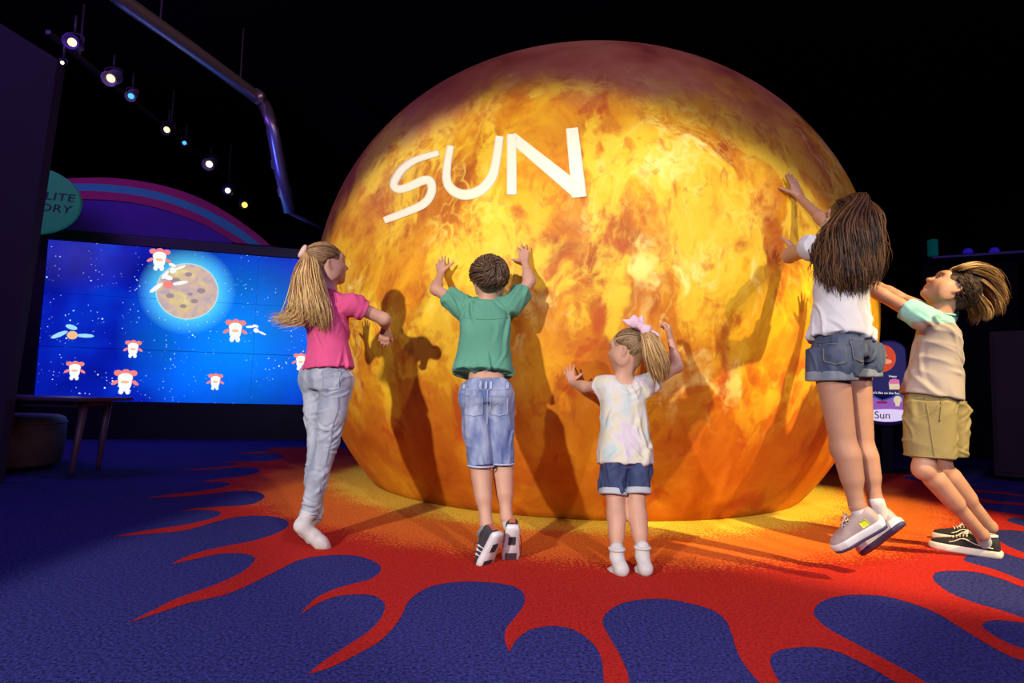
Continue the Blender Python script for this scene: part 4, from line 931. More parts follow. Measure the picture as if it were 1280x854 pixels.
# ===== boy in the green shirt, back to us
def boy_green():
    h = Head(J(612,349,3.06), V(.04,.93,.36), V(.0,-.36,.93), .205)
    nk = J(609,378,3.05); shL = J(578,383,3.06); shR = J(641,381,3.06); elL = J(545,362,3.17); elR = J(662,352,3.12)
    wL = J(551,342,3.35); wR = J(656,328,3.21); pel = J(608,482,2.90)
    hL, hR = J(592,502,2.88), J(625,500,2.89); kL, kR = J(601,588,2.80), J(629,586,2.85); aL, aR = J(608,655,2.69), J(633,647,2.76)
    fd = nrm(V(.05,1,0)); rt = Xv; bk = -fd
    B = Field(); torso(B, pel, nk, rt, .100, .112, fd); B.cone(shL,shR,.033,.033,.04)
    arm(B, shL, elL, wL, .92); arm(B, shR, elR, wR, .92)
    gl = gnormal(GH(551,325)); gr_ = gnormal(GH(655,312))
    hand(B, wL, nrm(GH(551,316,.012)-wL), -gl, .135, -1, (.05,.06,.06,.08), .24, .05, 1.0)
    hand(B, wR, nrm(GH(655,305,.012)-wR), -gr_, .135, 1, (.05,.06,.06,.08), .22, .05, 1.0)
    leg(B, hL, kL, aL, bk, .93); leg(B, hR, kR, aR, bk, .93)
    heL, toL = J(622,667,2.62), J(601,713,2.68); heR, toR = J(641,658,2.69), J(637,704,2.77)
    uL, uR = V(-.62,.62,.45), V(-.10,.85,.5); shod(B, aL, heL, toL, uL, .9); shod(B, aR, heR, toR, uR, .9); h.sculpt(B, nk)
    root = person('b', FL(607,716), B, sk_fair, 'person seen from behind in a green t-shirt and denim shorts, both hands on the globe', h)
    h.features(root, m_iris, mat('brow_brown',(.08,.04,.02),.7))
    mg = mat('green_cotton',(.10,.29,.20),.9, var=.10, vscale=6, bump=.25, bscale=420, spec=.15); S = Field()
    bot = J(603,468,2.91); ax = nk-bot
    S.loft(bot, nk-ax*.05, rt, [(0,.152,.105,0,0),(.1,.148,.10,0,0),(.35,.130,.092),(.6,.126,.09),(.82,.128,.083),(.93,.10,.066),(1,.058,.05)], .02, 2.4, .008)
    S.cone(shL,shR,.046,.046,.05)
    for sh_,el in ((shL,elL),(shR,elR)):
        d = nrm(el-sh_); S.loft(sh_-d*.04, sh_+d*.10, Zv, [(0,.05,.05),(.5,.055,.052),(1,.060,.056)], .035, 2, .006); S.carve(sh_+d*.10, d, .006,.03,.08)
    S.carve(bot, -ax, .007,.03,.2)
    f1 = folds(12,[(V(.6,0,1),1,.9),(V(-.7,0,1),1,.8),(V(1,.3,.15),.8,.8)],.0062,32)
    S.post = f1; sh = garment('t_shirt', S, mg, root, seed=5, k=1.6); t = bvh(sh)
    MB().tube(stick(t,[J(577+q*8.2,392-3.4*math.sin(q/7*3.14)*-1,2.8) for q in range(8)],Yv,.001),.0022,6).build('yoke_seam', mg, sh, True)
    MB().tube(crom([nk-nrm(ax)*.006+rt*.066*math.cos(a)+fd*.052*math.sin(a) for a in np.linspace(0,2*math.pi,17)[:-1]],3,True),.006,8,cap=False).build('collar', mg, sh, True)
    mj = denim('blue_denim',(.09,.13,.30),(.38,.43,.58)); D = Field(); ax = nk-pel
    wt = J(606,479,2.90)
    D.loft(wt, pel-ax*.24, rt, [(0,.106,.083),(.3,.119,.098),(.7,.124,.100),(1,.118,.092)], .03, 2.4, .008)
    for hp,kn,hm in ((hL,kL,J(601,583,2.80)),(hR,kR,J(627,580,2.85))):
        D.loft(hp+V(0,0,.03), hm, rt, [(0,.062,.085),(.3,.066,.083),(.7,.062,.072),(1,.060,.069)], .012, 2.3, .006); D.carve(hm, hm-hp, .007,.03,.08); D.ell(hp+bk*.035+V(0,0,.03), V(.062,.06,.075), None, .03)
    D.ell((hL+hR)/2+bk*.03+V(0,0,.02), V(.06,.06,.09), None, .03)
    D.carve(wt, wt-pel, .006,.02,.16)
    D.post = folds(15,[(V(.4,0,1),1,1.2),(V(-.5,.2,1),1,1.0),(V(1,0,.2),.7,1.1)],.0045,40)
    je = garment('shorts', D, mj, root, seed=8, k=1.4); t = bvh(je); ms = mat('denim_stitch',(.42,.44,.50),.9); mw = denim('denim_light',(.34,.42,.60),(.5,.58,.74))
    for cx in (592,624):
        v,f = patch(t, J(cx,507,2.75), Xv, Zv, .082,.088, Yv, .004, 11, lambda a,b:(a,b-(.13*(1-2*abs(a))*(-b) if b<0 else 0))); o = obj('back_pocket', v, f, mj, je)
        c0 = J(cx,507,2.75); P = [c0+Xv*a*.082+Zv*b*.088 for a,b in ((-.48,.46),(-.48,-.4),(0,-.56),(.48,-.4),(.48,.46),(-.48,.46))]; P = np.concatenate([np.linspace(P[i],P[i+1],7)[:-1] for i in range(5)])
        MB().tube(stick(t,P,Yv,.0055),.0014,5).build('stitching', ms, o, True)
        MB().tube(stick(t,[c0+Xv*a*.07+Zv*(.012*math.sin(abs(a)*9)) for a in np.linspace(-.5,.5,11)],Yv,.0055),.0012,5).build('pocket_motif', ms, o, True)
    for cx in (579,600,607,613,634): 
        v,f = patch(t, J(cx,481,2.75), Xv, Zv, .012,.036, Yv, .006, 5); obj('belt_loop', v, f, mw, je)
    MB().tube(stick(t,[J(576+q*5,487+.0*q,2.75) for q in range(13)],Yv,.002),.0018,5).build('waistband_seam', ms, je, True)
    MB().tube(stick(t,[J(609-q*.05,487+q*4,2.75) for q in range(12)],Yv,.001),.002,5).build('centre_seam', ms, je, True)
    for hm,nx in ((J(601,583,2.80),0),(J(627,580,2.85),1)):
        MB().tube(crom([hm+V(0,0,.004)+rt*.061*math.cos(q)+Yv*.07*math.sin(q) for q in np.linspace(0,2*math.pi,17)[:-1]],3,True),.0045,8,cap=False).build('frayed_hem', mw, je, True)
    # sneakers, heels up
    mk = mat('knit_black',(.035,.032,.042),.85, bump=.4, bscale=300, var=.2, vscale=40); mor = mat('heel_coral',(.42,.12,.07),.8); mgr = mat('knit_grey',(.20,.19,.17),.85)
    for he,to,up,an,sgn in ((heL,toL,V(-.62,.62,.45),aL,-1),(heR,toR,V(-.10,.85,.5),aR,1)):
        so,t,g = shoe(root, he, to, up, .078, .088, mk, m_white)
        for i in range(3):
            q = .42+.10*i; P = []
            for s in np.linspace(0,1,6): P.append(g['heel']+g['f']*g['L']*(q+.05*s)+g['up']*(.012+.038*s)-g['x']*.1)
            l_ = stick(t,P,g['x'],.002); MB().tube(l_,.006,6,.35,ref=g['up']).build('stripe', m_white, so, True)
        c = an+nrm(an-he)*.0; MB().tube(crom([g['heel']+g['f']*g['L']*.24+g['up']*.074+(g['f']*.032*math.cos(a)+g['x']*.029*math.sin(a)) for a in np.linspace(0,2*math.pi,13)[:-1]],3,True),.008,8,cap=False).build('collar', mgr, so, True)
        v,f = patch(t, g['heel']+g['up']*.04-g['f']*.1, g['x'], g['up'], .030,.045, g['f'], .003, 6); obj('heel_tab', v, f, mor, so)
        v = MB(); ctr = g['heel']+g['f']*g['L']*.33-g['up']*.0155; v.box(ctr, .034,.045,.004, g['x'], g['f'], g['up'], bev=.0015).build('sole_inset', mk, so)
        v = MB(); ctr = g['heel']+g['f']*g['L']*.80-g['up']*.0165; v.box(ctr, .052,.060,.004, g['x'], g['f'], g['up'], bev=.0015).build('sole_inset', mat('sole_dark',(.06,.03,.05),.7), so)
        laces(so, t, g, mgr, .42, .64, 4, .5, False)
        p = g['heel']+g['f']*g['L']*.45+g['up']*.05+g['x']*sgn*.03
        MB().tube(crom([p,p+V(sgn*.014,-.006,.006),p+V(sgn*.022,-.012,-.03),p+V(sgn*.020,-.02,-.085 if sgn>0 else -.03)],6),.0018,6).build('loose_lace', mk, so, True)
        ankle_sock(root, an, he, to, up, .030, -.004)
    # short brown hair
    mh = mat('hair_brown',(.050,.026,.014),.45, color2=(.20,.115,.06), vscale=12, island=.9, spec=.5)
    cap = cap_hair(h, .045, .66, (.45,.5,.40), -.1); L_ = []
    wh = nrm(V(-.62,.12,.78)); e1 = nrm(np.cross(wh,V(0,1,0))); e2 = np.cross(wh,e1)
    while len(L_) < 1500:
        d = nrm(np.random.randn(3)); 
        if d[2] < -.78 or (d[0] > .55 and d[2] < .42) or (d[0] > .25 and abs(d[1]) > .5 and d[2] < -.05): continue
        low = d[2] < -.15
        a = math.atan2(np.dot(d,e2),np.dot(d,e1)); rad = math.acos(np.clip(np.dot(d,wh),-1,1)); ln = []
        step = (.25 if low else .62)*(.7+.6*random.random()); sw_ = .9 if d[1] > -.3 else .5
        for i,tq in enumerate(np.linspace(0,1,7)):
            aa = a+sw_*tq*step/(rad+.35); rr_ = rad+step*tq*.85; dd = math.cos(rr_)*wh+math.sin(rr_)*(math.cos(aa)*e1+math.sin(aa)*e2)
            lift = (.03 if low else .05+.10*math.sin(tq*2.2)*(.4+random.random()*.6)); ln.append(scalp(h,*dd,ex=lift))
        L_.append(np.array(ln))
    obj('hair', *join(cap.mesh(2), strandmesh(L_,.0023)), mh, root)
boy_green()

# ===== small girl with the bow, middle
def girl_small():
    h = Head(J(784,438,2.89), V(-.86,.50,.02), V(.03,0,1), .192)
    nk = J(779,471,2.88); shL = J(757,482,2.88); shR = J(811,480,2.88); elL = J(732,484,2.98); wL = J(715,479,3.12)
    elR = J(847,459,2.95); wR = J(838,424,2.99); pel = J(780,572,2.78)
    hL, hR = J(767,590,2.76), J(795,590,2.76); kL, kR = J(770,641,2.70), J(796,640,2.70); aL, aR = J(771,697,2.60), J(803,695,2.60)
    fd = nrm(V(-.18,1,0)); rt = nrm(V(1,.18,0)); bk = -fd
    B = Field(); torso(B, pel, nk, rt, .088, .096, fd); B.cone(shL,shR,.034,.034,.04)
    arm(B, shL, elL, wL, .82); arm(B, shR, elR, wR, .80)
    gl = gnormal(GH(708,464)); hand(B, wL, nrm(GH(704,452,.012)-wL+V(0,0,.08)), -gl, .118, -1, (.05,.05,.06,.08), .26, .05, 1.0)
    hand(B, wR, V(-.08,.10,1), V(-.9,.25,-.1), .125, 1, (1.0,1.05,1.05,1.05), .04, .9, .5)
    leg(B, hL, kL, aL, bk, .80); leg(B, hR, kR, aR, bk, .80)
    heL, toL = J(777,712,2.56), J(763,719,2.66); heR, toR = J(807,711,2.56), J(797,718,2.67)
    foot(B, aL, heL, toL, .8); foot(B, aR, heR, toR, .8); h.sculpt(B, nk, .20)
    root = person('c', FL(787,725), B, sk_fair, 'small person in a pastel tie-dye t-shirt and white socks with a pink bow', h)
    h.features(root, m_irisb, mat('brow_fair',(.22,.12,.05),.7))
    mt = mat('tie_dye_cotton',(.6,.6,.6),.9, bump=.25, bscale=420, spec=.15)
    N,L = nodes(mt); b = N['Principled BSDF']; tc = N.new('ShaderNodeTexCoord')
    n1 = N.new('ShaderNodeTexNoise'); n1.inputs['Scale'].default_value=6.5; n1.inputs['Detail'].default_value=2; n1.inputs['Distortion'].default_value=.35; L.new(tc.outputs['Object'],n1.inputs['Vector'])
    r = ramp(N,[(.28,(.42,.48,.64)),(.38,(.60,.57,.58)),(.45,(.60,.49,.58)),(.51,(.60,.57,.56)),(.57,(.60,.56,.40)),(.62,(.59,.57,.55)),(.72,(.42,.56,.54))]); L.new(n1.outputs['Fac'],r.inputs['Fac']); L.new(r.outputs['Color'],b.inputs['Base Color'])
    S = Field(); bot = J(781,581,2.78); ax = nk-bot
    S.loft(bot, nk-ax*.07, rt, [(0,.130,.118),(.15,.126,.110),(.4,.114,.088),(.65,.108,.082),(.82,.108,.074),(.94,.082,.058),(1,.05,.045)], .02, 2.4, .008)
    S.cone(shL,shR,.042,.042,.05)
    for sh_,el in ((shL,elL),(shR,elR)):
        d = nrm(el-sh_); S.loft(sh_-d*.04, sh_+d*.045, Zv, [(0,.045,.045),(.5,.049,.046),(1,.053,.049)], .03, 2, .006); S.carve(sh_+d*.045, d, .006,.03,.065)
    S.carve(bot, -ax, .007,.03,.17)
    def cowl(P, f=folds(21,[(V(.5,0,1),1,.9),(V(-.5,0,1),1,.9),(V(1,.2,.2),.9,1.0)],.0048,34)):
        o = f(P); q = (P-nk)@rt; z = (P-nk)@Zv; back = (P-nk)@bk
        for dep,am in ((.045,.006),(.075,.006),(.11,.005)): o -= am*np.exp(-(((z+dep-2.2*q*q/.09*.35*dep/.07)/.009)**2))*(back>.0)*np.exp(-(q/.07)**2)
        return o
    S.post = cowl; S.ell(nk+bk*.045+V(0,0,.005), V(.045,.05,.05), None, .015, True)
    sh = garment('t_shirt', S, mt, root, seed=4, k=1.3)
    MB().tube(crom([nk+rt*.062*math.cos(a)-fd*.055*math.sin(a)*-1+Zv*(-.014-(.03*max(0,-math.sin(a)))) for a in np.linspace(0,2*math.pi,17)[:-1]],3,True),.006,8,cap=False).build('collar', mt, sh, True)
    mj = denim('navy_denim',(.028,.038,.105),(.065,.085,.185)); D = Field()
    D.loft(pel+ax*.06, pel-ax*.12, rt, [(0,.10,.08),(.5,.108,.086),(1,.10,.082)], .03, 2.4, .012)
    hms = ((hL,J(766,616,2.73)),(hR,J(796,615,2.73)))
    for hp,hm in hms: D.loft(hp+V(0,0,.02), hm, rt, [(0,.052,.072),(.4,.056,.072),(1,.057,.069)], .010, 2.3, .006); D.carve(hm, hm-hp,.007,.03,.075); D.ell(hp+bk*.03+V(0,0,.03), V(.05,.05,.06), None, .03)
    D.post = folds(25,[(V(.5,0,1),1,1.2),(V(-.5,.2,1),1,1.0),(V(1,0,.2),.7,1.3)],.0036,44)
    je = garment('shorts', D, mj, root, seed=8, k=1.4); mc = denim('denim_cuff',(.36,.38,.42),(.52,.53,.56))
    for hp,hm in hms:
        K = Field(.0035); d = nrm(hm-hp); K.loft(hm-d*.018, hm+d*.012, rt, [(0,.060,.073),(1,.062,.074)], .005, 2.3, .006); K.carve(hm+d*.012, d, .006, .02,.09); garment('cuff', K, mc, je)
    for an,he,to in ((aL,heL,toL),(aR,heR,toR)):
        K = Field(.0035); d = nrm(to-he); up = nrm(an-he); K.path([an+V(0,0,.035),an,he],[.031,.029,.027],.015).path([he,he*.5+to*.5,he*.2+to*.8,to],[.028,.027,.027,.019],.02)
        K.ell(he*.25+to*.75, V(.036,.030,.022), np.array([d,nrm(np.cross(d,Zv)),nrm(np.cross(d,np.cross(d,Zv)))]), .012); K.post = folds(5,[(nrm(d+Zv),1,2)],.0014,70)
        so = garment('sock', K, m_sock, root)
        MB().tube(crom([an+V(0,0,.036)+V(.030*math.cos(a),.030*math.sin(a),0) for a in np.linspace(0,2*math.pi,13)[:-1]],3,True),.008,8,cap=False).build('sock_cuff', m_sock, so, True)
    mh = mat('hair_honey',(.28,.15,.055),.45, color2=(.70,.45,.17), vscale=10, island=.8, spec=.5); mhd = mat('hair_honey_root',(.12,.07,.04),.5, color2=(.36,.22,.10), vscale=10, island=.8)
    tp = J(803,418,2.80); q = tp-h.c; tie = nrm(V(q@h.F/.49,q@h.R/.405,(q@h.U-.14*h.H)/.40)); 
    hr = obj('hair', *join(cap_hair(h).mesh(2), strandmesh(slick(h,tie,900,.0018),.0018)), mhd, root)
    G = [[tp,J(806,423,2.77),J(809,438,2.76),J(812,455,2.76),J(817,470,2.77),J(819,478,2.78)],[tp,J(810,420,2.77),J(817,435,2.755),J(823,450,2.75),J(828,466,2.76),J(829,477,2.77)],[tp,J(814,419,2.78),J(823,430,2.77),J(829,444,2.77),J(834,460,2.78),J(832,474,2.79)]]
    obj('ponytail', *strandmesh(bundle(G,700,[.006,.011,.015,.016,.013,.008],.003,.004,14),.0020), mh, hr)
    # bow
    mb_ = mat('bow_ribbon',(.66,.44,.53),.7, bump=.2, bscale=200); Bw = Field(.003); c = J(800,408,2.79); ux = nrm(V(.93,.02,-.40)); uz = nrm(np.cross(ux,Yv))*1.0; uz = uz if uz[2]>0 else -uz
    for s,ln in ((-1,.058),(1,.052)):
        Bw.loft(c, c+ux*s*ln+uz*(.012 if s<0 else -.006), uz, [(0,.012,.010),(.35,.024,.016),(.75,.030,.017),(1,.026,.012)], .006, 2.2, .006)
    Bw.ell(c, V(.014,.016,.016), None, .004); Bw.loft(c+uz*.01, c+uz*.052-ux*.012, ux, [(0,.012,.006),(.6,.014,.005),(1,.004,.004)], .006, 2, .003)
    Bw.loft(c+ux*.02, c+ux*.10-uz*.004, uz, [(0,.010,.006),(.7,.013,.005),(1,.010,.004)], .006, 2, .003); Bw.loft(c-ux*.03, c-ux*.088-uz*.008, uz, [(0,.012,.006),(.6,.012,.006),(1,.003,.003)], .006, 2, .003)
    Bw.post = folds(31,[(uz,1,2.2)],.0022,60); garment('bow', Bw, mb_, hr)
girl_small()

# ===== tall girl jumping, right
def girl_tall():
    h = Head(J(1058,278,2.76), V(-.80,.56,.20), V(.12,-.08,1), .208)
    nk = J(1050,312,2.76); shL = J(1013,309,2.72); shR = J(1077,314,2.93); elL = J(987,320,2.93); wL = J(991,312,3.15)
    elR = J(1038,284,3.13); wR = GH(990,251,.048); pel = J(1053,438,2.63)
    hL, hR = J(1039,462,2.585), J(1068,456,2.68); kL, kR = J(1055,560,2.545), J(1078,562,2.65); aL, aR = J(1072,634,2.50), J(1095,628,2.60)
    fd = nrm(V(-.62,.78,0)); rt = nrm(V(.78,.62,0)); bk = -fd
    B = Field(); torso(B, pel, nk, rt, .115, .130, fd); B.cone(shL,shR,.035,.035,.04)
    arm(B, shL, elL, wL, 1.05); arm(B, shR, elR, wR, 1.0)
    g1 = gnormal(GH(985,300)); hand(B, wL, V(.40,.85,.35), -g1, .155, 1, (.1,.1,.1,.1), .2)
    g2_ = gnormal(GH(978,228)); hand(B, wR, nrm(GH(979,212,.034)-wR), -g2_, .165, 1, (.03,.03,.03,.04), .12, .05, 1.0)
    leg(B, hL, kL, aL, bk, 1.06, .066); leg(B, hR, kR, aR, bk, 1.0, .066)
    heL, toL = J(1102,650,2.46), J(1041,683,2.56); heR, toR = J(1124,650,2.57), J(1074,688,2.66)
    uL, uR = V(-.42,-.12,.88), V(-.40,.60,.72); shod(B, aL, heL, toL, uL); shod(B, aR, heR, toR, uR); h.sculpt(B, nk)
    root = person('d', FL(1085,735), B, sk_tan, 'person jumping in a white t-shirt and denim shorts with long dark hair', h)
    h.features(root, m_iris, mat('brow_dark',(.03,.015,.01),.7))
    mt = mat('white_cotton',(.50,.49,.53),.9, var=.04, vscale=6, bump=.25, bscale=420, spec=.15); S = Field(); bot = J(1052,427,2.64); ax = nk-bot
    S.loft(bot, nk-ax*.04, rt, [(0,.148,.128),(.12,.142,.118),(.35,.130,.10),(.6,.136,.10),(.82,.142,.09),(.94,.10,.068),(1,.06,.052)], .02, 2.4, .008); S.cone(shL,shR,.045,.045,.05)
    for sh_,el,ln in ((shL,elL,.03),(shR,elR,.08)):
        d = nrm(el-sh_); S.loft(sh_-d*.04, sh_+d*ln, Zv, [(0,.046,.046),(.5,.050,.048),(1,.053,.050)], .03, 2, .006); S.carve(sh_+d*ln, d, .006,.025,.07)
    S.carve(bot, -ax, .007,.03,.2)
    S.post = folds(41,[(V(.35,.1,1),1.2,1.0),(V(-.6,.1,1),.9,.8),(V(1,.3,.3),.5,.9)],.0058,32); sh = garment('t_shirt', S, mt, root, seed=6, k=1.6)
    MB().tube(crom([nk+rt*.066*math.cos(a)+fd*.056*math.sin(a)-Zv*.004 for a in np.linspace(0,2*math.pi,17)[:-1]],3,True),.006,8,cap=False).build('collar', mt, sh, True)
    mj = denim('dark_denim',(.030,.042,.085),(.085,.105,.16)); D = Field()
    D.loft(pel+ax*.12, pel-ax*.10, rt, [(0,.122,.10),(.5,.130,.112),(1,.126,.108)], .03, 2.4, .012)
    hms = ((hL,J(1039,470,2.58)),(hR,J(1070,466,2.675)))
    for hp,hm in hms: D.loft(hm+V(0,0,.12), hm, rt, [(0,.072,.10),(.4,.078,.103),(1,.080,.100)], .012, 2.3, .006); D.carve(hm, V(.05,0,-1),.007,.012,.10); D.ell(hp+bk*.045+V(0,0,.03), V(.07,.07,.08), None, .03)
    D.post = folds(45,[(V(.5,0,1),1,1.2),(V(-.5,.2,1),1,1.0)],.004,40); je = garment('shorts', D, mj, root, seed=8, k=1.4); t = bvh(je)
    mc = denim('denim_cuff_dark',(.10,.12,.16),(.22,.24,.29)); ms = mat('denim_stitch_tan',(.22,.17,.11),.9); dn = nrm(V(.15,1,0))
    for hp,hm in hms:
        K = Field(.0035); d = V(.03,0,-1); K.loft(hm-d*.020, hm+d*.022, rt, [(0,.082,.103),(1,.083,.103)], .005, 2.3, .006); K.carve(hm+d*.022, d, .006, .03,.12); garment('cuff', K, mc, je)
    for cx,cy_ in ((1050,440),(1081,437)):
        c0 = J(cx,cy_,2.45); Xp = nrm(V(1,.25,-.05)); v,f = patch(t, c0, Xp, Zv, .082,.088, dn, .004, 9, lambda a,b:(a,b-(.13*(1-2*abs(a))*(-b) if b<0 else 0))); o = obj('back_pocket', v, f, mj, je)
        P = [c0+Xp*a*.082+Zv*b*.088 for a,b in ((-.48,.46),(-.48,-.4),(0,-.56),(.48,-.4),(.48,.46),(-.48,.46))]; P = np.concatenate([np.linspace(P[i],P[i+1],7)[:-1] for i in range(5)]); MB().tube(stick(t,P,dn,.0055),.0014,5).build('stitching', ms, o, True)
    mu = mat('shoe_taupe',(.42,.32,.30),.85, bump=.3, bscale=350, var=.08, vscale=30); mdk = mat('shoe_sole_dark',(.05,.04,.10),.6); mye = mat('shoe_lime',(.70,.80,.04),.6)
    for he,to,up,an in ((heL,toL,uL,aL),(heR,toR,uR,aR)):
        so,t,g = shoe(root, he, to, up, .086, .088, mu, m_white, sole_h=.03, outsole=mdk)
        v,f = patch(t, g['heel']+g['f']*g['L']*.24+g['up']*.036-g['x']*.1, g['f'], g['up'], .030,.026, g['x'], .003, 6); obj('lime_patch', v, f, mye, so)
        laces(so, t, g, mu, .44, .62, 4, .5, True)
        ankle_sock(root, an, he, to, up, .034, .004)
    # long dark hair, flung back
    mh = mat('hair_dark',(.012,.006,.005),.48, color2=(.13,.055,.018), vscale=9, island=.7, spec=.3)
    Bc = cap_hair(h,.05,.68,(.42,.5,.42),-.1,); Bc.ell(J(1065,285,2.70), V(.085,.06,.12), None, .04); Bc.ell(J(1065,320,2.66), V(.09,.045,.11), None, .04)
    G = [[scalp(h,.62,-.35,.68),scalp(h,.36,-.85,.38,.05),scalp(h,.12,-.98,-.12,.07),J(1027,300,2.68),J(1023,322,2.63),J(1020,338,2.61)],
         [scalp(h,.5,-.1,.85),scalp(h,.05,-.75,.65,.06),scalp(h,-.2,-.95,-.1,.08),J(1032,310,2.66),J(1028,330,2.60),J(1023,350,2.58)],
         [scalp(h,.45,-.05,.9),scalp(h,-.1,-.6,.8,.07),J(1042,285,2.63),J(1041,315,2.60),J(1038,342,2.57),J(1042,362,2.57)],
         [scalp(h,.4,0,.95),scalp(h,-.3,-.4,.85,.08),J(1054,283,2.60),J(1056,318,2.57),J(1058,348,2.555),J(1062,368,2.57)],
         [scalp(h,.35,.05,.95),scalp(h,-.4,-.1,.9,.09),J(1070,280,2.60),J(1074,315,2.58),J(1076,345,2.57),J(1075,367,2.58)],
         [scalp(h,.3,.1,.95),scalp(h,-.3,.2,.95,.10),J(1086,275,2.64),J(1091,305,2.62),J(1090,340,2.61),J(1084,362,2.62)],
         [scalp(h,.3,.2,.95),scalp(h,-.1,.5,.9,.12),J(1096,264,2.70),J(1098,292,2.69),J(1101,325,2.68),J(1093,352,2.68)]]
    obj('hair', *join(Bc.mesh(2), strandmesh(bundle(G,1700,[.006,.012,.018,.020,.022,.020],.0034,.010,18),.0025)), mh, root)
girl_tall()

# ===== boy leaning back, far right
def boy_right():
    h = Head(J(1186,363,3.02), V(-.66,.22,.72), V(.70,-.10,.68), .215)
    nk = J(1176,394,3.02); shL = J(1153,398,2.93); shR = J(1182,396,3.13); elL = J(1103,369,3.06); wL = J(1066,350,3.22); elR = J(1122,372,3.29); wR = J(1086,350,3.46)
    pel = J(1164,496,3.0); hL, hR = J(1162,512,2.94), J(1178,510,3.08); kL, kR = J(1155,586,2.90), J(1176,584,3.06); aL, aR = J(1227,668,2.97), J(1238,659,3.10)
    fd = nrm(V(-.80,.60,0)); rt = nrm(V(.60,.80,0)); bk = -fd
    B = Field(); torso(B, pel, nk, rt, .108, .118, fd); B.cone(shL,shR,.033,.033,.04); arm(B, shL, elL, wL, 1.0); arm(B, shR, elR, wR, 1.0)
    hand(B, wL, V(-.5,.6,.5), V(-.5,.8,-.2), .15, 1, (.1,.1,.1,.12), .2); hand(B, wR, V(-.5,.6,.5), V(-.5,.8,-.2), .15, -1, (.1,.1,.1,.12), .2)
    leg(B, hL, kL, aL, bk, 1.0); leg(B, hR, kR, aR, bk, 1.0)
    heL, toL = FL(1251,699)+V(0,0,.021), FL(1164,684)+V(0,0,.021); heR, toR = FL(1246,684)+V(0,0,.021), FL(1167,673)+V(0,0,.021)
    shod(B, aL, heL, toL, Zv); shod(B, aR, heR, toR, Zv); h.sculpt(B, nk)
    root = person('e', (heL+toL+heR+toR)/4*V(1,1,0), B, sk_warm, 'person leaning back in khaki shorts and a two-tone t-shirt, rightmost', h)
    h.features(root, m_irisb, mat('brow_sandy',(.25,.13,.05),.7))
    ma = mat('grey_cotton',(.33,.275,.25),.9, var=.05, vscale=6, bump=.25, bscale=420, spec=.15); mm = mat('mint_cotton',(.24,.50,.46),.9, var=.05, vscale=6, bump=.25, bscale=420, spec=.15)
    S = Field(); bot = J(1164,497,2.99); ax = nk-bot
    S.loft(bot, nk-ax*.04, rt, [(0,.138,.138,0,0),(.12,.132,.130),(.4,.118,.108),(.65,.120,.102),(.82,.128,.092),(.94,.095,.066),(1,.06,.052)], .02, 2.3, .008); S.cone(shL,shR,.047,.047,.05)
    for sh_,el in ((shL,elL),(shR,elR)):
        d = nrm(el-sh_); S.loft(sh_-d*.04, sh_+d*.095, Zv, [(0,.05,.052),(.5,.055,.055),(1,.060,.058)], .035, 2, .006); S.carve(sh_+d*.095, d, .006,.03,.08)
    S.carve(bot, -ax, .007,.03,.22)
    S.post = folds(51,[(nrm(V(.75,0,.65)),1.3,.85),(V(.3,.3,1),.7,1),(V(-.7,0,.6),.4,.9)],.0070,30)
    sh = garment('t_shirt', S, ma, root, seed=9, dirs=((.62,0,-.78),(.62,0,-.78),(.4,.1,-.9)), k=1.35); sh.data.materials.append(mm)
    me = sh.data; ce = np.empty(len(me.polygons)*3, np.float32); me.polygons.foreach_get('center', ce); ce = ce.reshape(-1,3)+np.array(root.location)
    lim = np.minimum(np.array([(J(1170,410,3.0))[2]]), 9); dL = nrm(elL-shL); dR = nrm(elR-shR)
    md_ = ((ce-shL)@dL > .012)&(np.linalg.norm(ce-shL,axis=1)<.16)|((ce-shR)@dR > .012)&(np.linalg.norm(ce-shR,axis=1)<.16)|(ce[:,2] > J(1170,406,3.0)[2]-.0*ce[:,0])
    me.polygons.foreach_set('material_index', md_.astype(np.int32)); me.update()
    MB().tube(crom([nk+rt*.066*math.cos(a)+fd*.056*math.sin(a)-Zv*.004 for a in np.linspace(0,2*math.pi,17)[:-1]],3,True),.006,8,cap=False).build('collar', mm, sh, True)
    mk = mat('khaki_twill',(.235,.185,.080),.85, var=.06, vscale=8, bump=.3, bscale=450, spec=.15); D = Field(); wt = J(1165,488,3.0)
    D.loft(wt, pel-ax*.22, rt, [(0,.115,.108),(.4,.122,.118),(1,.116,.110)], .03, 2.4, .01)
    hms = ((hL,J(1162,573,2.91)),(hR,J(1178,570,3.06)))
    for hp,hm in hms: D.loft(hp+V(0,0,.04), hm, rt, [(0,.072,.104),(.3,.080,.112),(.7,.084,.110),(1,.084,.108)], .014, 2.4, .006); D.carve(hm, V(0,0,-1),.007,.03,.14); D.ell(hp+bk*.028-V(0,0,.01), V(.066,.066,.075), None, .03)
    D.post = folds(55,[(V(.45,.1,1),1.3,.95),(V(-.5,.2,1),1,1.1)],.0062,36); je = garment('shorts', D, mk, root, seed=7, dirs=((.8,.2,.5),(1,.2,-.2),(.5,0,.8)), k=1.2); t = bvh(je)
    for hp,hm in hms: MB().tube(crom([hm+rt*.083*math.cos(q)+fd*.107*math.sin(q)+V(0,0,.012) for q in np.linspace(0,2*math.pi,21)[:-1]],3,True),.003,6,cap=False).build('hem_stitch', mk, je, True)
    dn = nrm(V(.3,1,0)); MB().tube(stick(t,[J(1196-q*.6,497+q*4,2.7) for q in range(9)],dn,.002),.0025,6).build('pocket_seam', mk, je, True)
    MB().tube(stick(t,[J(1178+q*.5,497+q*8,2.7) for q in range(11)],dn,.0015),.002,6).build('side_seam', mk, je, True)
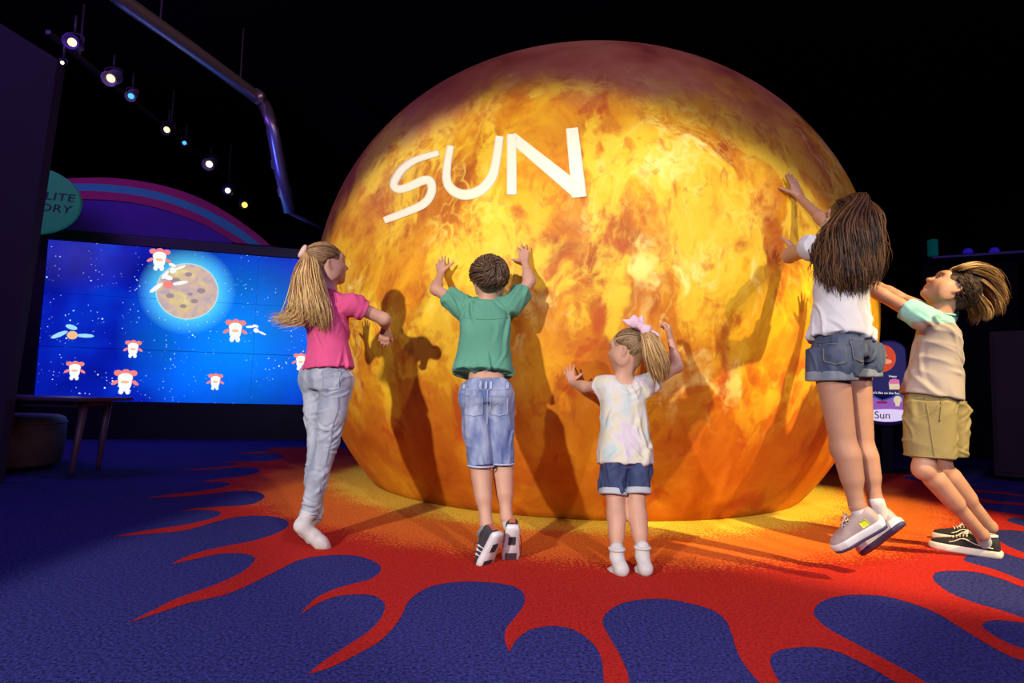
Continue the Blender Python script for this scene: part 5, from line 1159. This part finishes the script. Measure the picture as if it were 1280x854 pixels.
    mb_ = mat('canvas_black',(.014,.013,.016),.8, bump=.3, bscale=400); mo = mat('lace_white',(.72,.68,.62),.85); mft = mat('foxing_cream',(.68,.62,.52),.6)
    for he,to,an in ((heL,toL,aL),(heR,toR,aR)):
        so,t,g = shoe(root, he, to, Zv, .094, .092, mb_, mft, sole_h=.032)
        for sg_ in (-1,1):
            P = [g['heel']+g['f']*g['L']*q+Zv*z-g['x']*sg_*.1 for q,z in ((.08,.030),(.22,.032),(.34,.040),(.45,.054),(.54,.052),(.62,.038),(.70,.030))]
            l_ = stick(t,crom(P,3),g['x']*sg_,.002); MB().tube(l_,.0055,6,.4,ref=Zv).build('side_stripe', mo, so, True)
        laces(so, t, g, mo, .46, .66, 5, .55, True)
        MB().tube(crom([g['heel']+g['f']*g['L']*.22+Zv*.086+(g['f']*.052*math.cos(a)+g['x']*.034*math.sin(a)) for a in np.linspace(0,2*math.pi,15)[:-1]],3,True),.0065,8,cap=False).build('collar', mo, so, True)
        ankle_sock(root, an, he, to, Zv, .031, -.012)
    mh = mat('hair_sandy',(.15,.075,.03),.4, color2=(.52,.31,.11), vscale=10, island=.8, spec=.55); mhu = mat('hair_under',(.022,.012,.008),.6, color2=(.085,.048,.026), vscale=30, island=.7, spec=.3)
    cap = cap_hair(h, .03, .66, (.45,.5,.42), -.08); cap.ell(h.p(-.2,0,.36), V(.06,.068,.05), h.ax(), .03)
    L_ = []
    while len(L_) < 900:
        d = nrm(np.random.randn(3))
        if d[2] < -.75 or (d[0] > .42 and d[2] < .75) or (d[0] > .12 and abs(d[1]) > .5 and d[2] < .0): continue
        fl_ = nrm(V(-.75,.15*d[1],-.45)); ln = []
        for tq in np.linspace(0,1,6): ln.append(scalp(h,*nrm(d+fl_*tq*(.30+.2*random.random())),ex=.045+.05*math.sin(tq*2.4)))
        L_.append(np.array(ln))
    hr = obj('hair', *join(cap.mesh(2), strandmesh(L_,.0020)), mhu, root)
    rel = lambda x,y: J(x,y,3.02)-J(1186,363,3.02)+h.c
    L_ = []
    for n_s,rows in ((420,[((.62,.62),(1192,337),(1212,333),(1234,343),(1249,372))]),(420,[((.42,.85),(1206,340),(1226,348),(1241,363),(1246,384))]),
                     (420,[((.05,1),(1216,352),(1230,364),(1237,378),(1238,393))]),(260,[((-.5,.85),(1214,370),(1222,381),(1226,391),(1222,400))])):
        row = rows[0]; G = []
        for q in (-.95,-.6,-.25,.1,.45,.8):
            k_q = math.sqrt(max(0,1-.55*q*q)); o_ = h.R*q*.088; drop = V(0,0,-.022*q*q)
            G.append([scalp(h,row[0][0],q*.62,row[0][1],.02)]+[rel(*r_)+o_+drop for r_ in row[1:]])
        L_ += bundle(G, n_s, [.003,.007,.010,.012,.013], .003, .005, 14)
    obj('hair_top', *strandmesh(L_,.0024), mh, hr)
boy_right()
# ------------------------------------------------------------------ light
def spot(name, loc, tgt, power, color, size=60, blend=.4, rad=.05):
    l = bpy.data.lights.new(name,'SPOT'); l.energy = power; l.color = color; l.spot_size = math.radians(size); l.spot_blend = blend; l.shadow_soft_size = rad
    o = bpy.data.objects.new(name,l); C.objects.link(o); o.location = loc; d = Vector(tgt)-Vector(loc); o.rotation_euler = d.to_track_quat('-Z','Y').to_euler(); return o
def area(name, loc, tgt, power, color, sx, sy):
    l = bpy.data.lights.new(name,'AREA'); l.energy = power; l.color = color; l.shape='RECTANGLE'; l.size = sx; l.size_y = sy
    o = bpy.data.objects.new(name,l); C.objects.link(o); o.location = loc; d = Vector(tgt)-Vector(loc); o.rotation_euler = d.to_track_quat('-Z','Y').to_euler(); return o
spot('projector_light_left', (-3.4,-3.2,2.9), (.0,3.4,.62), 2050, (1,.93,.80), 31, .2, .10)
spot('projector_light_right', (2.7,-3.0,3.6), (.85,3.4,.25), 900, (1,.90,.74), 32, .2, .10)
spot('ceiling_light_warm', (4.2,-.3,4.8), (2.25,3.4,.35), 3000, (1,.76,.28), 27, .5, .06)
area('hall_wash_blue', (-5.5,4.0,4.6), (-4.5,5.5,0), 120, (.33,.10,1), 3, 3)
area('hall_wash_violet', (.8,-3.8,4.0), (.8,2.4,.8), 155, (.46,.42,1), 3, 2)
area('hall_wash_right', (6.0,1.5,4.4), (3,3.5,0), 40, (.45,.22,1), 2, 2)
area('crown_fill_light', (.6,1.2,4.95), (.65,5.2,3.3), 45, (.85,.55,1), 2.4, .8)  # added violet-pink fill that brightens the dim crown of the globe
spot('pipe_light_blue', (-3.9,5.2,2.2), (-2.9,7.5,3.3), 150, (.06,.10,1), 40, .8, .05)
spot('pipe_light_amber', (-.5,5.0,4.95), tuple(zpt(240,62,PZ)), 60, (1,.40,.08), 50, .8, .05)
w = bpy.data.worlds.new('hall'); bpy.context.scene.world = w; w.use_nodes = True
w.node_tree.nodes['Background'].inputs[0].default_value = (.35,.25,.8,1); w.node_tree.nodes['Background'].inputs[1].default_value = .01
sc = bpy.context.scene; sc.view_settings.view_transform='Standard'; sc.view_settings.look='None'; sc.view_settings.exposure=0; sc.view_settings.gamma=1; sc.view_settings.use_curve_mapping=False
for o in bpy.data.objects:
    if '_o' in o.keys(): del o['_o']
